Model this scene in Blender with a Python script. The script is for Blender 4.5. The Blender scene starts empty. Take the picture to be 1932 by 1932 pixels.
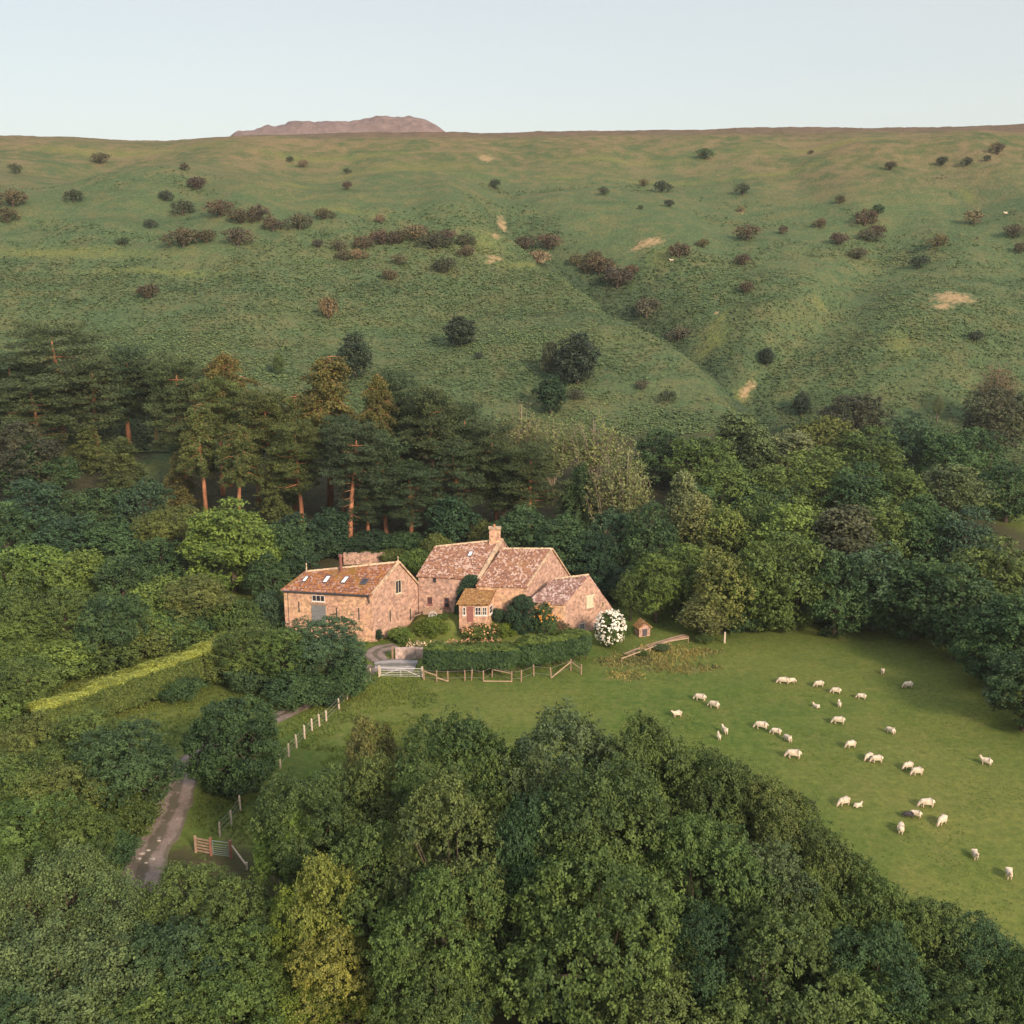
import bpy, math, random
import numpy as np
R = math.radians
scene = bpy.context.scene
COL = scene.collection
rng = np.random.default_rng(7)
random.seed(7)

# ------------------------------------------------------------------ camera
F = 2100.0; PITCH = R(13.8); CZ = 48.0           # focal length for a 1932 px frame
cam_d = bpy.data.cameras.new("camera")
cam_d.sensor_width = 36.0; cam_d.lens = 36.0 * F / 1932.0
cam_d.clip_start = 0.5; cam_d.clip_end = 20000
cam = bpy.data.objects.new("camera", cam_d); COL.objects.link(cam)
cam.location = (0, 0, CZ); cam.rotation_euler = (R(90) - PITCH, 0, 0)
scene.camera = cam

# ------------------------------------------------------------------ sky and sun
SUN_EL = 27.0; SUN_AZ = 148.0                   # azimuth clockwise from +y: behind the camera, to the right
world = bpy.data.worlds.new("World"); scene.world = world
world.use_nodes = True
wt = world.node_tree; wt.nodes.clear()
sky = wt.nodes.new("ShaderNodeTexSky"); sky.sky_type = 'NISHITA'; sky.sun_disc = False
sky.sun_elevation = R(SUN_EL); sky.sun_rotation = R(SUN_AZ)
sky.altitude = 300; sky.air_density = 1.0; sky.dust_density = 2.0; sky.ozone_density = 1.0
bg1 = wt.nodes.new("ShaderNodeBackground"); bg1.inputs[1].default_value = 0.05
bg2 = wt.nodes.new("ShaderNodeBackground"); bg2.inputs[1].default_value = 1.0
wc = wt.nodes.new("ShaderNodeTexCoord"); wsep = wt.nodes.new("ShaderNodeSeparateXYZ")
wramp = wt.nodes.new("ShaderNodeValToRGB")
wramp.color_ramp.elements[0].position = 0.0; wramp.color_ramp.elements[0].color = (0.51, 0.535, 0.50, 1)
wramp.color_ramp.elements[1].position = 0.32; wramp.color_ramp.elements[1].color = (0.50, 0.50, 0.465, 1)
_e = wramp.color_ramp.elements.new(0.75); _e.color = (0.82, 0.84, 0.88, 1)
wn = wt.nodes.new("ShaderNodeTexNoise"); wn.inputs['Scale'].default_value = 1.6; wn.inputs['Detail'].default_value = 4
wmap = wt.nodes.new("ShaderNodeMapping"); wmap.inputs['Scale'].default_value = (1, 1, 6)
wmix = wt.nodes.new("ShaderNodeMixRGB"); wmix.blend_type = 'MULTIPLY'; wmix.inputs[0].default_value = 1.0
wcr = wt.nodes.new("ShaderNodeValToRGB")
wcr.color_ramp.elements[0].position = 0.3; wcr.color_ramp.elements[0].color = (0.97, 0.98, 1.0, 1)
wcr.color_ramp.elements[1].position = 0.7; wcr.color_ramp.elements[1].color = (1.03, 1.01, 0.99, 1)
wadd = wt.nodes.new("ShaderNodeAddShader"); wout = wt.nodes.new("ShaderNodeOutputWorld")
L = wt.links.new
L(wc.outputs['Generated'], wsep.inputs[0]); L(wsep.outputs['Z'], wramp.inputs[0])
L(wc.outputs['Generated'], wmap.inputs[0]); L(wmap.outputs[0], wn.inputs['Vector']); L(wn.outputs[0], wcr.inputs[0])
L(wramp.outputs[0], wmix.inputs[1]); L(wcr.outputs[0], wmix.inputs[2])
L(sky.outputs[0], bg1.inputs[0]); L(wmix.outputs[0], bg2.inputs[0])
L(bg1.outputs[0], wadd.inputs[0]); L(bg2.outputs[0], wadd.inputs[1]); L(wadd.outputs[0], wout.inputs[0])

sun_d = bpy.data.lights.new("sun", 'SUN'); sun_d.energy = 5.0; sun_d.angle = R(10); sun_d.color = (1.0, 0.80, 0.60)
sun = bpy.data.objects.new("sun", sun_d); COL.objects.link(sun)
sun.rotation_euler = (R(90 - SUN_EL), 0, R(180 - SUN_AZ))
sun.location = (0, 0, 200)

vs = scene.view_settings
scene.display_settings.display_device = 'sRGB'
vs.view_transform = 'Standard'; vs.look = 'None'; vs.exposure = 0.12; vs.gamma = 1.0; vs.use_curve_mapping = False
scene.cycles.max_bounces = 5; scene.cycles.diffuse_bounces = 2; scene.cycles.glossy_bounces = 2
scene.cycles.transmission_bounces = 2; scene.cycles.transparent_max_bounces = 4; scene.cycles.volume_bounces = 0

# ------------------------------------------------------------------ helpers
def link(o, parent=None):
    COL.objects.link(o)
    if parent is not None: o.parent = parent
    return o
def tag(o, label=None, cat=None, group=None, kind=None):
    if label: o["label"] = label
    if cat: o["category"] = cat
    if group: o["group"] = group
    if kind: o["kind"] = kind
    return o
def empty(name, loc, rz=0.0, scale=(1, 1, 1)):
    o = bpy.data.objects.new(name, None); o.empty_display_size = 0.3
    o.location = loc; o.rotation_euler = (0, 0, rz); o.scale = scale
    return link(o)
def np_mesh(name, V, faces, mat=None, tint=None, smooth=False, uv=None):
    """V (n,3); faces (m,k) all the same k"""
    me = bpy.data.meshes.new(name)
    V = np.asarray(V, dtype=np.float32); faces = np.asarray(faces, dtype=np.int32)
    m, k = faces.shape
    me.vertices.add(len(V)); me.vertices.foreach_set('co', V.ravel())
    me.loops.add(m * k); me.loops.foreach_set('vertex_index', faces.ravel())
    me.polygons.add(m); me.polygons.foreach_set('loop_start', np.arange(0, m * k, k, dtype=np.int32))
    if smooth: me.polygons.foreach_set('use_smooth', np.ones(m, dtype=bool))
    me.update(calc_edges=True)
    if tint is not None:
        a = me.attributes.new('tint', 'FLOAT', 'POINT'); a.data.foreach_set('value', np.asarray(tint, dtype=np.float32))
    if mat is not None: me.materials.append(mat)
    return me
def obj_from(name, me, parent=None):
    return link(bpy.data.objects.new(name, me), parent)

class MB:
    """collects polygons, builds one mesh"""
    def __init__(s): s.v = []; s.f = []; s.uv = []
    def poly(s, pts, uv=None):
        i = len(s.v); s.v += [tuple(map(float, p)) for p in pts]; s.f.append(list(range(i, i + len(pts))))
        s.uv.append(uv if uv else [(0, 0)] * len(pts))
    def hexa(s, b, t):
        """b, t: 4 bottom / 4 top points counterclockwise"""
        b = [np.array(p, float) for p in b]; t = [np.array(p, float) for p in t]
        s.quad(b[3], b[2], b[1], b[0]); s.quad(*t)
        for i in range(4):
            j = (i + 1) % 4; s.quad(b[i], b[j], t[j], t[i])
    def quad(s, a, b, c, d):
        a, b, c, d = [np.array(p, float) for p in (a, b, c, d)]
        w = np.linalg.norm(b - a); h = np.linalg.norm(d - a)
        u0 = float(a[0] + a[1]); v0 = float(a[2])
        s.poly([a, b, c, d], [(u0, v0), (u0 + w, v0), (u0 + w, v0 + h), (u0, v0 + h)])
    def box(s, c, size, rz=0.0):
        cx, cy, cz = c; sx, sy, sz = [q / 2 for q in size]; ca, sa = math.cos(rz), math.sin(rz)
        def P(x, y, z): return (cx + x * ca - y * sa, cy + x * sa + y * ca, cz + z)
        s.hexa([P(-sx, -sy, -sz), P(sx, -sy, -sz), P(sx, sy, -sz), P(-sx, sy, -sz)],
               [P(-sx, -sy, sz), P(sx, -sy, sz), P(sx, sy, sz), P(-sx, sy, sz)])
    def beam(s, p, q, w, h):
        p = np.array(p, float); q = np.array(q, float); d = q - p; d /= np.linalg.norm(d)
        up = np.array([0, 0, 1.0]) if abs(d[2]) < .9 else np.array([0, 1.0, 0])
        a = np.cross(d, up); a /= np.linalg.norm(a); b = np.cross(a, d)
        a *= w / 2; b *= h / 2
        s.hexa([p - a - b, q - a - b, q + a - b, p + a - b], [p - a + b, q - a + b, q + a + b, p + a + b])
    def tube(s, pts, rad, n=6, cap=True):
        pts = [np.array(p, float) for p in pts]; base = len(s.v); m = len(pts)
        for i, p in enumerate(pts):
            d = pts[min(i + 1, m - 1)] - pts[max(i - 1, 0)]; d /= (np.linalg.norm(d) + 1e-9)
            a = np.cross(d, [0.31, 0.17, 0.93] if abs(d[2]) < .8 else [1.0, 0.1, 0]); a /= np.linalg.norm(a); b = np.cross(d, a)
            for k in range(n):
                t = 2 * math.pi * k / n; s.v.append(tuple(p + rad[i] * (a * math.cos(t) + b * math.sin(t))))
        for i in range(m - 1):
            for k in range(n):
                j = (k + 1) % n
                s.f.append([base + i * n + k, base + i * n + j, base + (i + 1) * n + j, base + (i + 1) * n + k])
                s.uv.append([(0, 0)] * 4)
        if cap:
            s.f.append([base + (m - 1) * n + k for k in range(n)]); s.uv.append([(0, 0)] * n)
            s.f.append([base + n - 1 - k for k in range(n)]); s.uv.append([(0, 0)] * n)
    def mesh(s, name, mat, smooth=False):
        me = bpy.data.meshes.new(name); me.from_pydata(s.v, [], s.f)
        uvl = me.uv_layers.new(name="UVMap")
        uvl.data.foreach_set('uv', [c for f in s.uv for p in f for c in p])
        if smooth: me.polygons.foreach_set('use_smooth', [True] * len(me.polygons))
        me.materials.append(mat); me.update(); return me
    def build(s, name, mat, parent=None, smooth=False):
        return obj_from(name, s.mesh(name, mat, smooth), parent)

# view rays (used to find where things stand on the terrain)
def ray(u, v):
    x = (u - 966) / F; y = -(v - 966) / F
    return np.array([x, math.cos(PITCH) + y * math.sin(PITCH), -math.sin(PITCH) + y * math.cos(PITCH)])
def onz(u, v, z):
    d = ray(u, v); return np.array([0, 0, CZ]) + d * ((z - CZ) / d[2])
def ony(u, v, y):
    d = ray(u, v); return np.array([0, 0, CZ]) + d * (y / d[1])
def onplane(u, v, P, Q):
    """ray against the vertical plane through plan points P, Q"""
    d = ray(u, v); n = np.array([Q[1] - P[1], -(Q[0] - P[0]), 0.0])
    t = np.dot(np.array([P[0], P[1], 0]) - np.array([0, 0, CZ]), n) / np.dot(d, n)
    return np.array([0, 0, CZ]) + d * t

# ------------------------------------------------------------------ terrain
def vn(x, y, s=0.0):
    xi = np.floor(x); yi = np.floor(y); fx = x - xi; fy = y - yi
    fx = fx * fx * (3 - 2 * fx); fy = fy * fy * (3 - 2 * fy)
    def h(a, b):
        q = np.sin(a * 127.1 + b * 311.7 + s * 74.7) * 43758.5453; return q - np.floor(q)
    return ((h(xi, yi) * (1 - fx) + h(xi + 1, yi) * fx) * (1 - fy) + (h(xi, yi + 1) * (1 - fx) + h(xi + 1, yi + 1) * fx) * fy) * 2 - 1
def sstep(x, a, b):
    t = np.clip((x - a) / (b - a), 0, 1); return t * t * (3 - 2 * t)
def table(xs, zs, sm):
    g = np.arange(-200, 5000, 1.0); z = np.interp(g, xs, zs)
    k = np.exp(-0.5 * (np.arange(-3 * sm, 3 * sm + 1) / sm) ** 2); k /= k.sum()
    zp = np.pad(z, 3 * sm, mode='edge'); return g, np.convolve(zp, k, mode='valid')
TA = table([-200, 20, 55, 78, 150, 165, 200, 230, 262, 300, 340, 400, 450, 500, 555, 610, 700, 1000, 5000],
           [-16, -12, -6, 0, 0, 1.2, 5, 11, 20.5, 34, 47.5, 66, 78, 87.5, 95.2, 98, 96, 90, 60], 9)
TB = table([-200, 20, 55, 78, 150, 205, 230, 262, 300, 340, 400, 450, 500, 555, 610, 700, 1000, 5000],
           [-16, -12, -6, 0, 0, 0, 5, 15, 30, 45.5, 66, 78, 87.5, 95.2, 98, 96, 90, 60], 9)
VX = [200, 240, 258, 270, 285, 303, 335, 375, 420]; VV = [66, 61, 59, 54, 47, 39, 22, 0, -14]
CU = [-.6, -.46, -.38, -.295, -.24, -.05, .16, .255, .35, .46, .6]
CD = [1.0, 1.0, 0.4, -1.6, -.4, 1.4, 2.6, 3.8, 4.4, 6.0, 6.5]
def H(x, y):
    x = np.asarray(x, float); y = np.asarray(y, float)
    za = np.interp(y, *TA); zb = np.interp(y, *TB)
    w = sstep(x, 50, 100); z = za * (1 - w) + zb * w
    # stream gully with the rounded spur on its left side
    dx = x - np.interp(y, VX, VV) + 3.5 * vn(x / 17, y / 17, 91) + 1.5 * vn(x / 6, y / 6, 92)
    D = np.interp(y, [212, 228, 245, 268, 300, 335, 375, 430], [0, 7.0, 15.0, 22.0, 21.0, 15.0, 8, 0])
    z = z - D * np.where(dx < 0, sstep(dx, -20, 1), 1 / (1 + (np.maximum(dx, 0) / 34.0) ** 1.9))
    z = z + sstep(y, 225, 270) * (1 - sstep(y, 330, 400)) * 1.5 * np.exp(-((dx + 30) / 20.0) ** 2)
    hill = sstep(y, 215, 290)
    z = z + hill * (6.5 * vn(x / 95, y / 75, 1) + 2.0 * vn(x / 38, y / 30, 2)) * (1 - .85 * sstep(y, 420, 530))
    z = z + hill * .45 * vn(x / 13, y / 9, 3)
    z = z + sstep(y, 225, 300) * (1 - sstep(y, 440, 540)) * (5.0 * vn(x / 44 + 1.7, y / 150, 6) + 1.9 * vn(x / 17, y / 60, 7))
    d2 = x - np.interp(y, [250, 262, 287, 307, 345, 400], [50, 54, 70, 87, 111, 140]) + 3 * vn(x / 15, y / 15, 93)
    z = z - np.interp(y, [252, 275, 310, 350, 400], [0, 5.5, 6.5, 4.5, 0]) * np.where(d2 < 0, np.exp(-(d2 / 9) ** 2), np.exp(-(d2 / 20) ** 2))
    # skyline
    ang = x / np.maximum(y, 60)
    z = z + np.interp(ang, CU, CD) * sstep(y, 380, 520)
    # garden terrace of the farmhouse
    z = z + 2.0 * sstep(x, -13.5, -11.5) * (1 - sstep(x, 2.5, 6)) * sstep(y, 129.0, 131.5) * (1 - sstep(y, 146, 152))
    return z + .12 * vn(x / 9, y / 9, 4)
TT = np.concatenate([np.arange(30, 260, .25), np.arange(260, 760, .6)])
def onground(u, v, h=0.0):
    d = ray(u, v); X = d[0] * TT; Y = d[1] * TT; Z = CZ + d[2] * TT
    g = Z - H(X, Y) - h
    i = int(np.argmax(g < 0))
    if g[i] >= 0: raise ValueError("ray misses the ground %s %s" % (u, v))
    if i == 0: t = TT[0]
    else: t = TT[i - 1] + (TT[i] - TT[i - 1]) * g[i - 1] / (g[i - 1] - g[i])
    p = np.array([d[0] * t, d[1] * t, 0.0]); p[2] = float(H(p[0], p[1]))
    return p, float(t)

# ------------------------------------------------------------------ materials
class NT:
    def __init__(s, name):
        s.m = bpy.data.materials.new(name); s.m.use_nodes = True; s.t = s.m.node_tree; s.t.nodes.clear()
        s.out = s.t.nodes.new("ShaderNodeOutputMaterial")
    def n(s, typ, props=None, **ins):
        nd = s.t.nodes.new("ShaderNode" + typ)
        for k, v in (props or {}).items(): setattr(nd, k, v)
        for k, v in ins.items():
            key = int(k[1:]) if k[0] == 'i' and k[1:].isdigit() else k.replace('_', ' ')
            s.set(nd.inputs[key], v)
        return nd
    def set(s, inp, v):
        if isinstance(v, bpy.types.NodeSocket): s.t.links.new(v, inp)
        elif isinstance(v, bpy.types.Node): s.t.links.new(v.outputs[0], inp)
        else: inp.default_value = v
    def mix(s, f, a, b, mode='MIX'):
        return s.n("MixRGB", {'blend_type': mode}, i0=f, i1=c4(a), i2=c4(b)).outputs[0]
    def ramp(s, f, stops):
        r = s.n("ValToRGB", None, i0=f); e = r.color_ramp.elements
        while len(e) < len(stops): e.new(0.5)
        for k, (p, c) in enumerate(stops): e[k].position = p; e[k].color = c4(c) if not isinstance(c, (int, float)) else (c, c, c, 1)
        return r.outputs[0]
    def math(s, op, a, b=0.0):
        return s.n("Math", {'operation': op}, i0=a, i1=b).outputs[0]
    def noise(s, vec, scale, detail=4, rough=.55):
        return s.n("TexNoise", None, Vector=vec, Scale=scale, Detail=detail, Roughness=rough).outputs[0]
    def attr(s, name): return s.n("Attribute", {'attribute_name': name}).outputs['Fac']
    def finish(s, color, rough=.9, spec=.15, bump=None, bstr=.5, bdist=.05, metal=0.0):
        p = s.n("BsdfPrincipled", None, Base_Color=c4(color), Roughness=rough, Metallic=metal)
        p.inputs['Specular IOR Level'].default_value = spec
        if bump is not None:
            b = s.n("Bump", None, Strength=bstr, Distance=bdist, Height=bump); s.t.links.new(b.outputs[0], p.inputs['Normal'])
        s.t.links.new(p.outputs[0], s.out.inputs[0]); return s.m
def c4(c):
    if isinstance(c, (tuple, list)) and len(c) == 3: return (*c, 1.0)
    return c

def leaf_material(name, transl=.14, spread=1.0):
    m = NT(name)
    col = m.n("ObjectInfo").outputs['Color']; t = m.attr('tint')
    geo = m.n("NewGeometry").outputs['Position']
    big = m.noise(geo, .35, 2)
    lo = m.mix(1.0, col, (.24, .36, .44), 'MULTIPLY'); hi = m.mix(1.0, col, (2.05, 1.85, 1.35), 'MULTIPLY')
    f = m.math('ADD', m.math('MULTIPLY', t, .8 * spread), m.math('MULTIPLY', big, .45)); f = m.math('SUBTRACT', f, .12)
    c = m.mix(f, lo, hi)
    p = m.n("BsdfPrincipled", None, Base_Color=c, Roughness=.62); p.inputs['Specular IOR Level'].default_value = .22
    tr = m.n("BsdfTranslucent", None, Color=m.mix(1.0, c, (1.1, 1.15, .6), 'MULTIPLY'))
    mx = m.n("MixShader", None, i0=transl, i1=p.outputs[0], i2=tr.outputs[0])
    m.t.links.new(mx.outputs[0], m.out.inputs[0]); return m.m
M = {}
M['leaf'] = leaf_material('leaves')
M['needle'] = leaf_material('needles', .12)

def bark(name, a, b, scale=3.0):
    m = NT(name); tc = m.n("TexCoord").outputs['Object']
    mp = m.n("Mapping", None, Vector=tc, Scale=(1, 1, .3)).outputs[0]
    n = m.noise(mp, scale, 5)
    return m.finish(m.ramp(n, [(.3, a), (.7, b)]), bump=n, bstr=.6, bdist=.08)
M['bark'] = bark('brown_bark', (.05, .04, .03), (.13, .10, .075))
M['bark_red'] = bark('orange_pine_bark', (.24, .10, .055), (.52, .24, .13))
M['bark_pale'] = bark('pale_bark', (.18, .14, .10), (.33, .27, .20))

def mat_ground():
    m = NT('ground_turf_and_bracken'); pos = m.n("NewGeometry").outputs['Position']
    A = m.attr
    n1 = m.noise(pos, .035, 4); n2 = m.noise(pos, .16, 5, .65); n3 = m.noise(pos, .9, 5, .7); n4 = m.noise(pos, 3.5, 4, .7)
    n5 = m.noise(pos, 1.6, 6, .8); wob = m.math('MULTIPLY', m.math('SUBTRACT', n3, .5), 1.3)
    # pasture
    past = m.ramp(n2, [(.32, (.054, .100, .020)), (.5, (.084, .134, .026)), (.66, (.130, .150, .040))])
    past = m.mix(.5, past, m.ramp(n3, [(.35, (.052, .090, .018)), (.65, (.125, .145, .040))]))
    past = m.mix(m.ramp(n1, [(.42, 0.0), (.62, .4)]), past, (.185, .175, .050))
    past = m.mix(m.ramp(m.noise(pos, .33, 5, .75), [(.53, 0.0), (.66, .4)]), past, (.165, .155, .050))
    # hill
    hill = m.ramp(n3, [(.30, (.046, .086, .042)), (.5, (.078, .128, .058)), (.70, (.125, .165, .070))])
    hill = m.mix(.45, hill, m.ramp(n4, [(.3, (.050, .085, .042)), (.7, (.13, .165, .075))]))
    hill = m.mix(m.ramp(n2, [(.47, 0.0), (.62, .45)]), hill, (.175, .155, .072))
    mp = m.n("Mapping", None, Vector=pos, Scale=(.022, .11, .11)).outputs[0]
    strk = m.noise(mp, 1.0, 5, .6)
    hill = m.mix(m.math('MULTIPLY', m.ramp(strk, [(.50, 0.0), (.68, .55)]), 1.0), hill, (.135, .140, .062))
    hill = m.mix(m.math('MULTIPLY', m.ramp(strk, [(.30, .5), (.46, 0.0)]), 1.0), hill, (.045, .078, .040))
    hill = m.mix(m.math('MULTIPLY', A('gully_shade'), .75), hill, m.ramp(n3, [(.3, (.030, .055, .032)), (.7, (.062, .092, .048))]))  # darker plant colours along the gully stand in for its weak shading
    hill = m.mix(A('upper'), hill, m.ramp(m.math('ADD', m.math('MULTIPLY', n2, .6), m.math('MULTIPLY', n1, .4)), [(.40, (.078, .108, .046)), (.48, (.140, .130, .060)), (.57, (.215, .158, .088))]))
    yel = m.math('MULTIPLY', m.ramp(m.math('ADD', A('yellow'), wob), [(.35, 0.0), (1.0, 1.0)]), .55)
    hill = m.mix(yel, hill, (.185, .195, .055))
    hill = m.mix(A('heather'), hill, m.ramp(n2, [(.35, (.115, .080, .058)), (.6, (.165, .115, .085))]))
    hill = m.mix(1.0, hill, m.ramp(n5, [(.33, (.55, .60, .62)), (.5, (1.0, 1.0, 1.0)), (.66, (1.45, 1.38, 1.2))]), 'MULTIPLY')
    past = m.mix(1.0, past, m.ramp(n5, [(.33, (.72, .78, .75)), (.5, (1.0, 1.0, 1.0)), (.66, (1.28, 1.2, 1.15))]), 'MULTIPLY')
    c = m.mix(m.ramp(m.math('ADD', A('hillside'), m.math('MULTIPLY', wob, .5)), [(.35, 0.0), (.6, 1.0)]), past, hill)
    dry = m.math('MULTIPLY', m.ramp(m.math('ADD', A('dry'), m.math('MULTIPLY', wob, 1.3)), [(.25, 0.0), (.85, 1.0)]), .8)
    c = m.mix(dry, c, m.ramp(n3, [(.3, (.12, .135, .04)), (.7, (.21, .18, .075))]))
    lit = m.math('MULTIPLY', m.ramp(m.math('ADD', A('litter'), wob), [(.3, 0.0), (.7, 1.0)]), .9)
    c = m.mix(lit, c, m.ramp(n3, [(.3, (.030, .034, .018)), (.7, (.075, .06, .035))]))
    soil = m.ramp(m.math('ADD', A('soil'), m.math('MULTIPLY', wob, .9)), [(.42, 0.0), (.80, 1.0)])
    c = m.mix(soil, c, m.ramp(n3, [(.3, (.24, .18, .085)), (.7, (.44, .31, .18))]))
    h = m.math('ADD', m.math('MULTIPLY', n3, 1.0), m.math('MULTIPLY', n4, .5))
    hb = m.math('MULTIPLY', h, m.math('ADD', m.math('MULTIPLY', A('hillside'), .85), .15))
    return m.finish(c, rough=.95, spec=.08, bump=hb, bstr=.9, bdist=.7)
M['ground'] = mat_ground()
def mat_lane(name, a, b, c2):
    m = NT(name); pos = m.n("NewGeometry").outputs['Position']
    n1 = m.noise(pos, .5, 5, .65); n2 = m.noise(pos, 5, 4, .7)
    c = m.mix(.5, m.ramp(n1, [(.38, a), (.62, b)]), m.ramp(n2, [(.35, a), (.65, c2)]))
    rut = m.math('ADD', m.attr('rut'), m.math('MULTIPLY', m.math('SUBTRACT', n1, .5), 1.6))
    c = m.mix(m.ramp(rut, [(.45, .75), (.75, 0.0)]), c, m.mix(n2, (.075, .085, .035), tuple(q * .6 for q in a)))
    c = m.mix(m.ramp(m.noise(pos, 1.1, 4, .7), [(.60, 0.0), (.68, .6)]), c, tuple(q * 1.35 for q in b))
    return m.finish(c, bump=n2, bstr=.5, bdist=.05)
M['lane'] = mat_lane('stony_lane', (.15, .115, .10), (.27, .21, .185), (.32, .26, .23))
M['yard'] = mat_lane('grey_gravel', (.24, .22, .22), (.34, .31, .31), (.40, .37, .36))
M['dirt'] = mat_lane('reddish_dirt', (.36, .22, .15), (.50, .33, .23), (.48, .36, .26))

def mat_stone(name, a, b, c, mortar, row=.20, bw=.42, patch=None):
    m = NT(name); uv = m.n("UVMap").outputs[0]; pos = m.n("NewGeometry").outputs['Position']
    nz = m.n("TexNoise", None, Vector=pos, Scale=1.3, Detail=3.0)
    wv = m.n("VectorMath", {'operation': 'MULTIPLY_ADD'}, i0=nz.outputs['Color'], i1=(.22, .22, .22), i2=uv)
    br = m.n("TexBrick", {'offset': .5}, Vector=wv.outputs[0], Color1=c4(a), Color2=c4(b), Mortar=c4(mortar), Scale=1.0,
             Mortar_Size=.014, Bias=0.0, Brick_Width=bw, Row_Height=row)
    vor = m.n("TexVoronoi", None, Vector=pos, Scale=3.2)
    n1 = m.noise(pos, .7, 5, .7)
    col = m.mix(.40, br.outputs[0], m.mix(.55, vor.outputs['Color'], c, 'MIX'), 'MULTIPLY')
    col = m.mix(.62, br.outputs[0], m.mix(m.n("SeparateColor", None, i0=vor.outputs['Color']).outputs[0], a, c))
    col = m.mix(m.ramp(n1, [(.35, 0.0), (.7, .55)]), col, c4(c))
    col = m.mix(m.ramp(m.noise(pos, 2.6, 4, .7), [(.38, .4), (.5, 0.0)]), col, tuple(q * .7 for q in b))
    if patch: col = m.mix(m.ramp(m.noise(pos, .35, 5, .7), [(.47, 0.0), (.58, .75)]), col, c4(patch))
    col = m.mix(m.ramp(m.noise(pos, 2.2, 4, .7), [(.56, 0.0), (.66, .6)]), col, tuple(q * .5 for q in a))
    col = m.mix(1.0, col, m.ramp(m.n("SeparateColor", None, i0=vor.outputs['Color']).outputs[1], [(.0, (.66, .66, .68)), (.5, (1.0, 1.0, 1.0)), (1.0, (1.25, 1.22, 1.18))]), 'MULTIPLY')
    h = m.math('ADD', br.outputs['Fac'], m.math('MULTIPLY', m.noise(pos, 4, 4), -1.5))
    return m.finish(col, rough=.92, bump=h, bstr=.6, bdist=-.04)
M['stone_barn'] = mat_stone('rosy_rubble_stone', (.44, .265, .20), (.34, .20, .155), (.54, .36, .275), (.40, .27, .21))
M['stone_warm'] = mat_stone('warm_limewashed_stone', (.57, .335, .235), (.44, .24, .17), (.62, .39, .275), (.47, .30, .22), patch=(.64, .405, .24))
M['stone_house'] = mat_stone('pink_house_stone', (.45, .27, .21), (.34, .20, .165), (.54, .36, .28), (.41, .29, .24))
M['stone_garden'] = mat_stone('garden_wall_stone', (.46, .33, .28), (.36, .25, .22), (.58, .46, .40), (.36, .27, .23))
M['coping'] = mat_stone('pale_coping_stone', (.52, .36, .24), (.42, .28, .20), (.60, .45, .30), (.40, .28, .2))

def mat_roof(name, base, dark, lich, lich2, amt, moss=None, mossamt=.5):
    m = NT(name); uv = m.n("UVMap").outputs[0]; pos = m.n("NewGeometry").outputs['Position']
    br = m.n("TexBrick", {'offset': .5}, Vector=uv, Color1=c4(base), Color2=c4(dark), Mortar=c4(tuple(q * .35 for q in dark)), Scale=1.0,
             Mortar_Size=.02, Bias=-.1, Brick_Width=.34, Row_Height=.26)
    vor = m.n("TexVoronoi", None, Vector=pos, Scale=4.6); vr = m.n("SeparateColor", None, i0=vor.outputs['Color'])
    n = m.noise(pos, .8, 5, .7); n2 = m.noise(pos, .28, 4, .6)
    c = m.mix(m.ramp(vr.outputs[0], [(.5, 0.0), (.75, .7)]), br.outputs[0], c4(lich2))
    sp = m.math('ADD', m.math('MULTIPLY', vr.outputs[1], .62), m.math('MULTIPLY', n, .55))
    c = m.mix(m.ramp(sp, [(amt, 0.0), (amt + .10, .9)]), c, c4(lich))
    if moss: c = m.mix(m.ramp(m.math('ADD', m.math('MULTIPLY', n2, .6), m.math('MULTIPLY', n, .4)), [(mossamt, 0.0), (mossamt + .08, .85)]), c, c4(moss))
    h = m.math('ADD', br.outputs['Fac'], m.math('MULTIPLY', n, -1.0))
    return m.finish(c, rough=.9, bump=h, bstr=.7, bdist=-.05)
M['roof_barn'] = mat_roof('rusty_stone_tiles', (.28, .115, .06), (.17, .085, .065), (.38, .25, .22), (.40, .17, .055), .74, (.22, .12, .03), .54)
M['roof_house'] = mat_roof('lichen_stone_tiles', (.30, .150, .105), (.18, .095, .075), (.50, .36, .30), (.36, .19, .11), .70, (.28, .15, .06), .57)
M['roof_wing'] = mat_roof('mossy_stone_tiles', (.27, .15, .125), (.17, .095, .085), (.52, .39, .36), (.36, .23, .19), .68, (.25, .15, .035), .58)
M['roof_porch'] = mat_roof('brown_porch_tiles', (.30, .15, .06), (.22, .11, .05), (.42, .28, .15), (.34, .20, .07), .8)

def flat(name, c, rough=.8, spec=.2, var=.15, metal=0.0):
    m = NT(name); pos = m.n("NewGeometry").outputs['Position']; n = m.noise(pos, 3.0, 4, .65)
    lo = tuple(max(0, q * (1 - var)) for q in c); hi = tuple(min(1, q * (1 + var)) for q in c)
    return m.finish(m.ramp(n, [(.3, lo), (.7, hi)]), rough=rough, spec=spec, metal=metal)
M['white'] = flat('white_painted_wood', (.66, .60, .54))
M['cream'] = flat('cream_painted_shutter', (.58, .50, .36))
M['glass'] = flat('dark_window_glass', (.035, .035, .045), .12, .6, .3)
M['skyglass'] = flat('skylight_glass', (.80, .84, .86), .25, .8, .05)  # near-white base colour stands in for the sky reflected in the panes
M['darkframe'] = flat('dark_skylight_frame', (.09, .08, .09), .5)
M['blue_door'] = flat('grey_blue_boards', (.19, .195, .195), .7, var=.2)
M['brown_door'] = flat('red_brown_boards', (.28, .12, .10), .7)
M['gutter'] = flat('dark_gutter', (.05, .055, .065), .5)
M['flue'] = flat('rusty_flue_pipe', (.20, .09, .07), .6)
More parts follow.
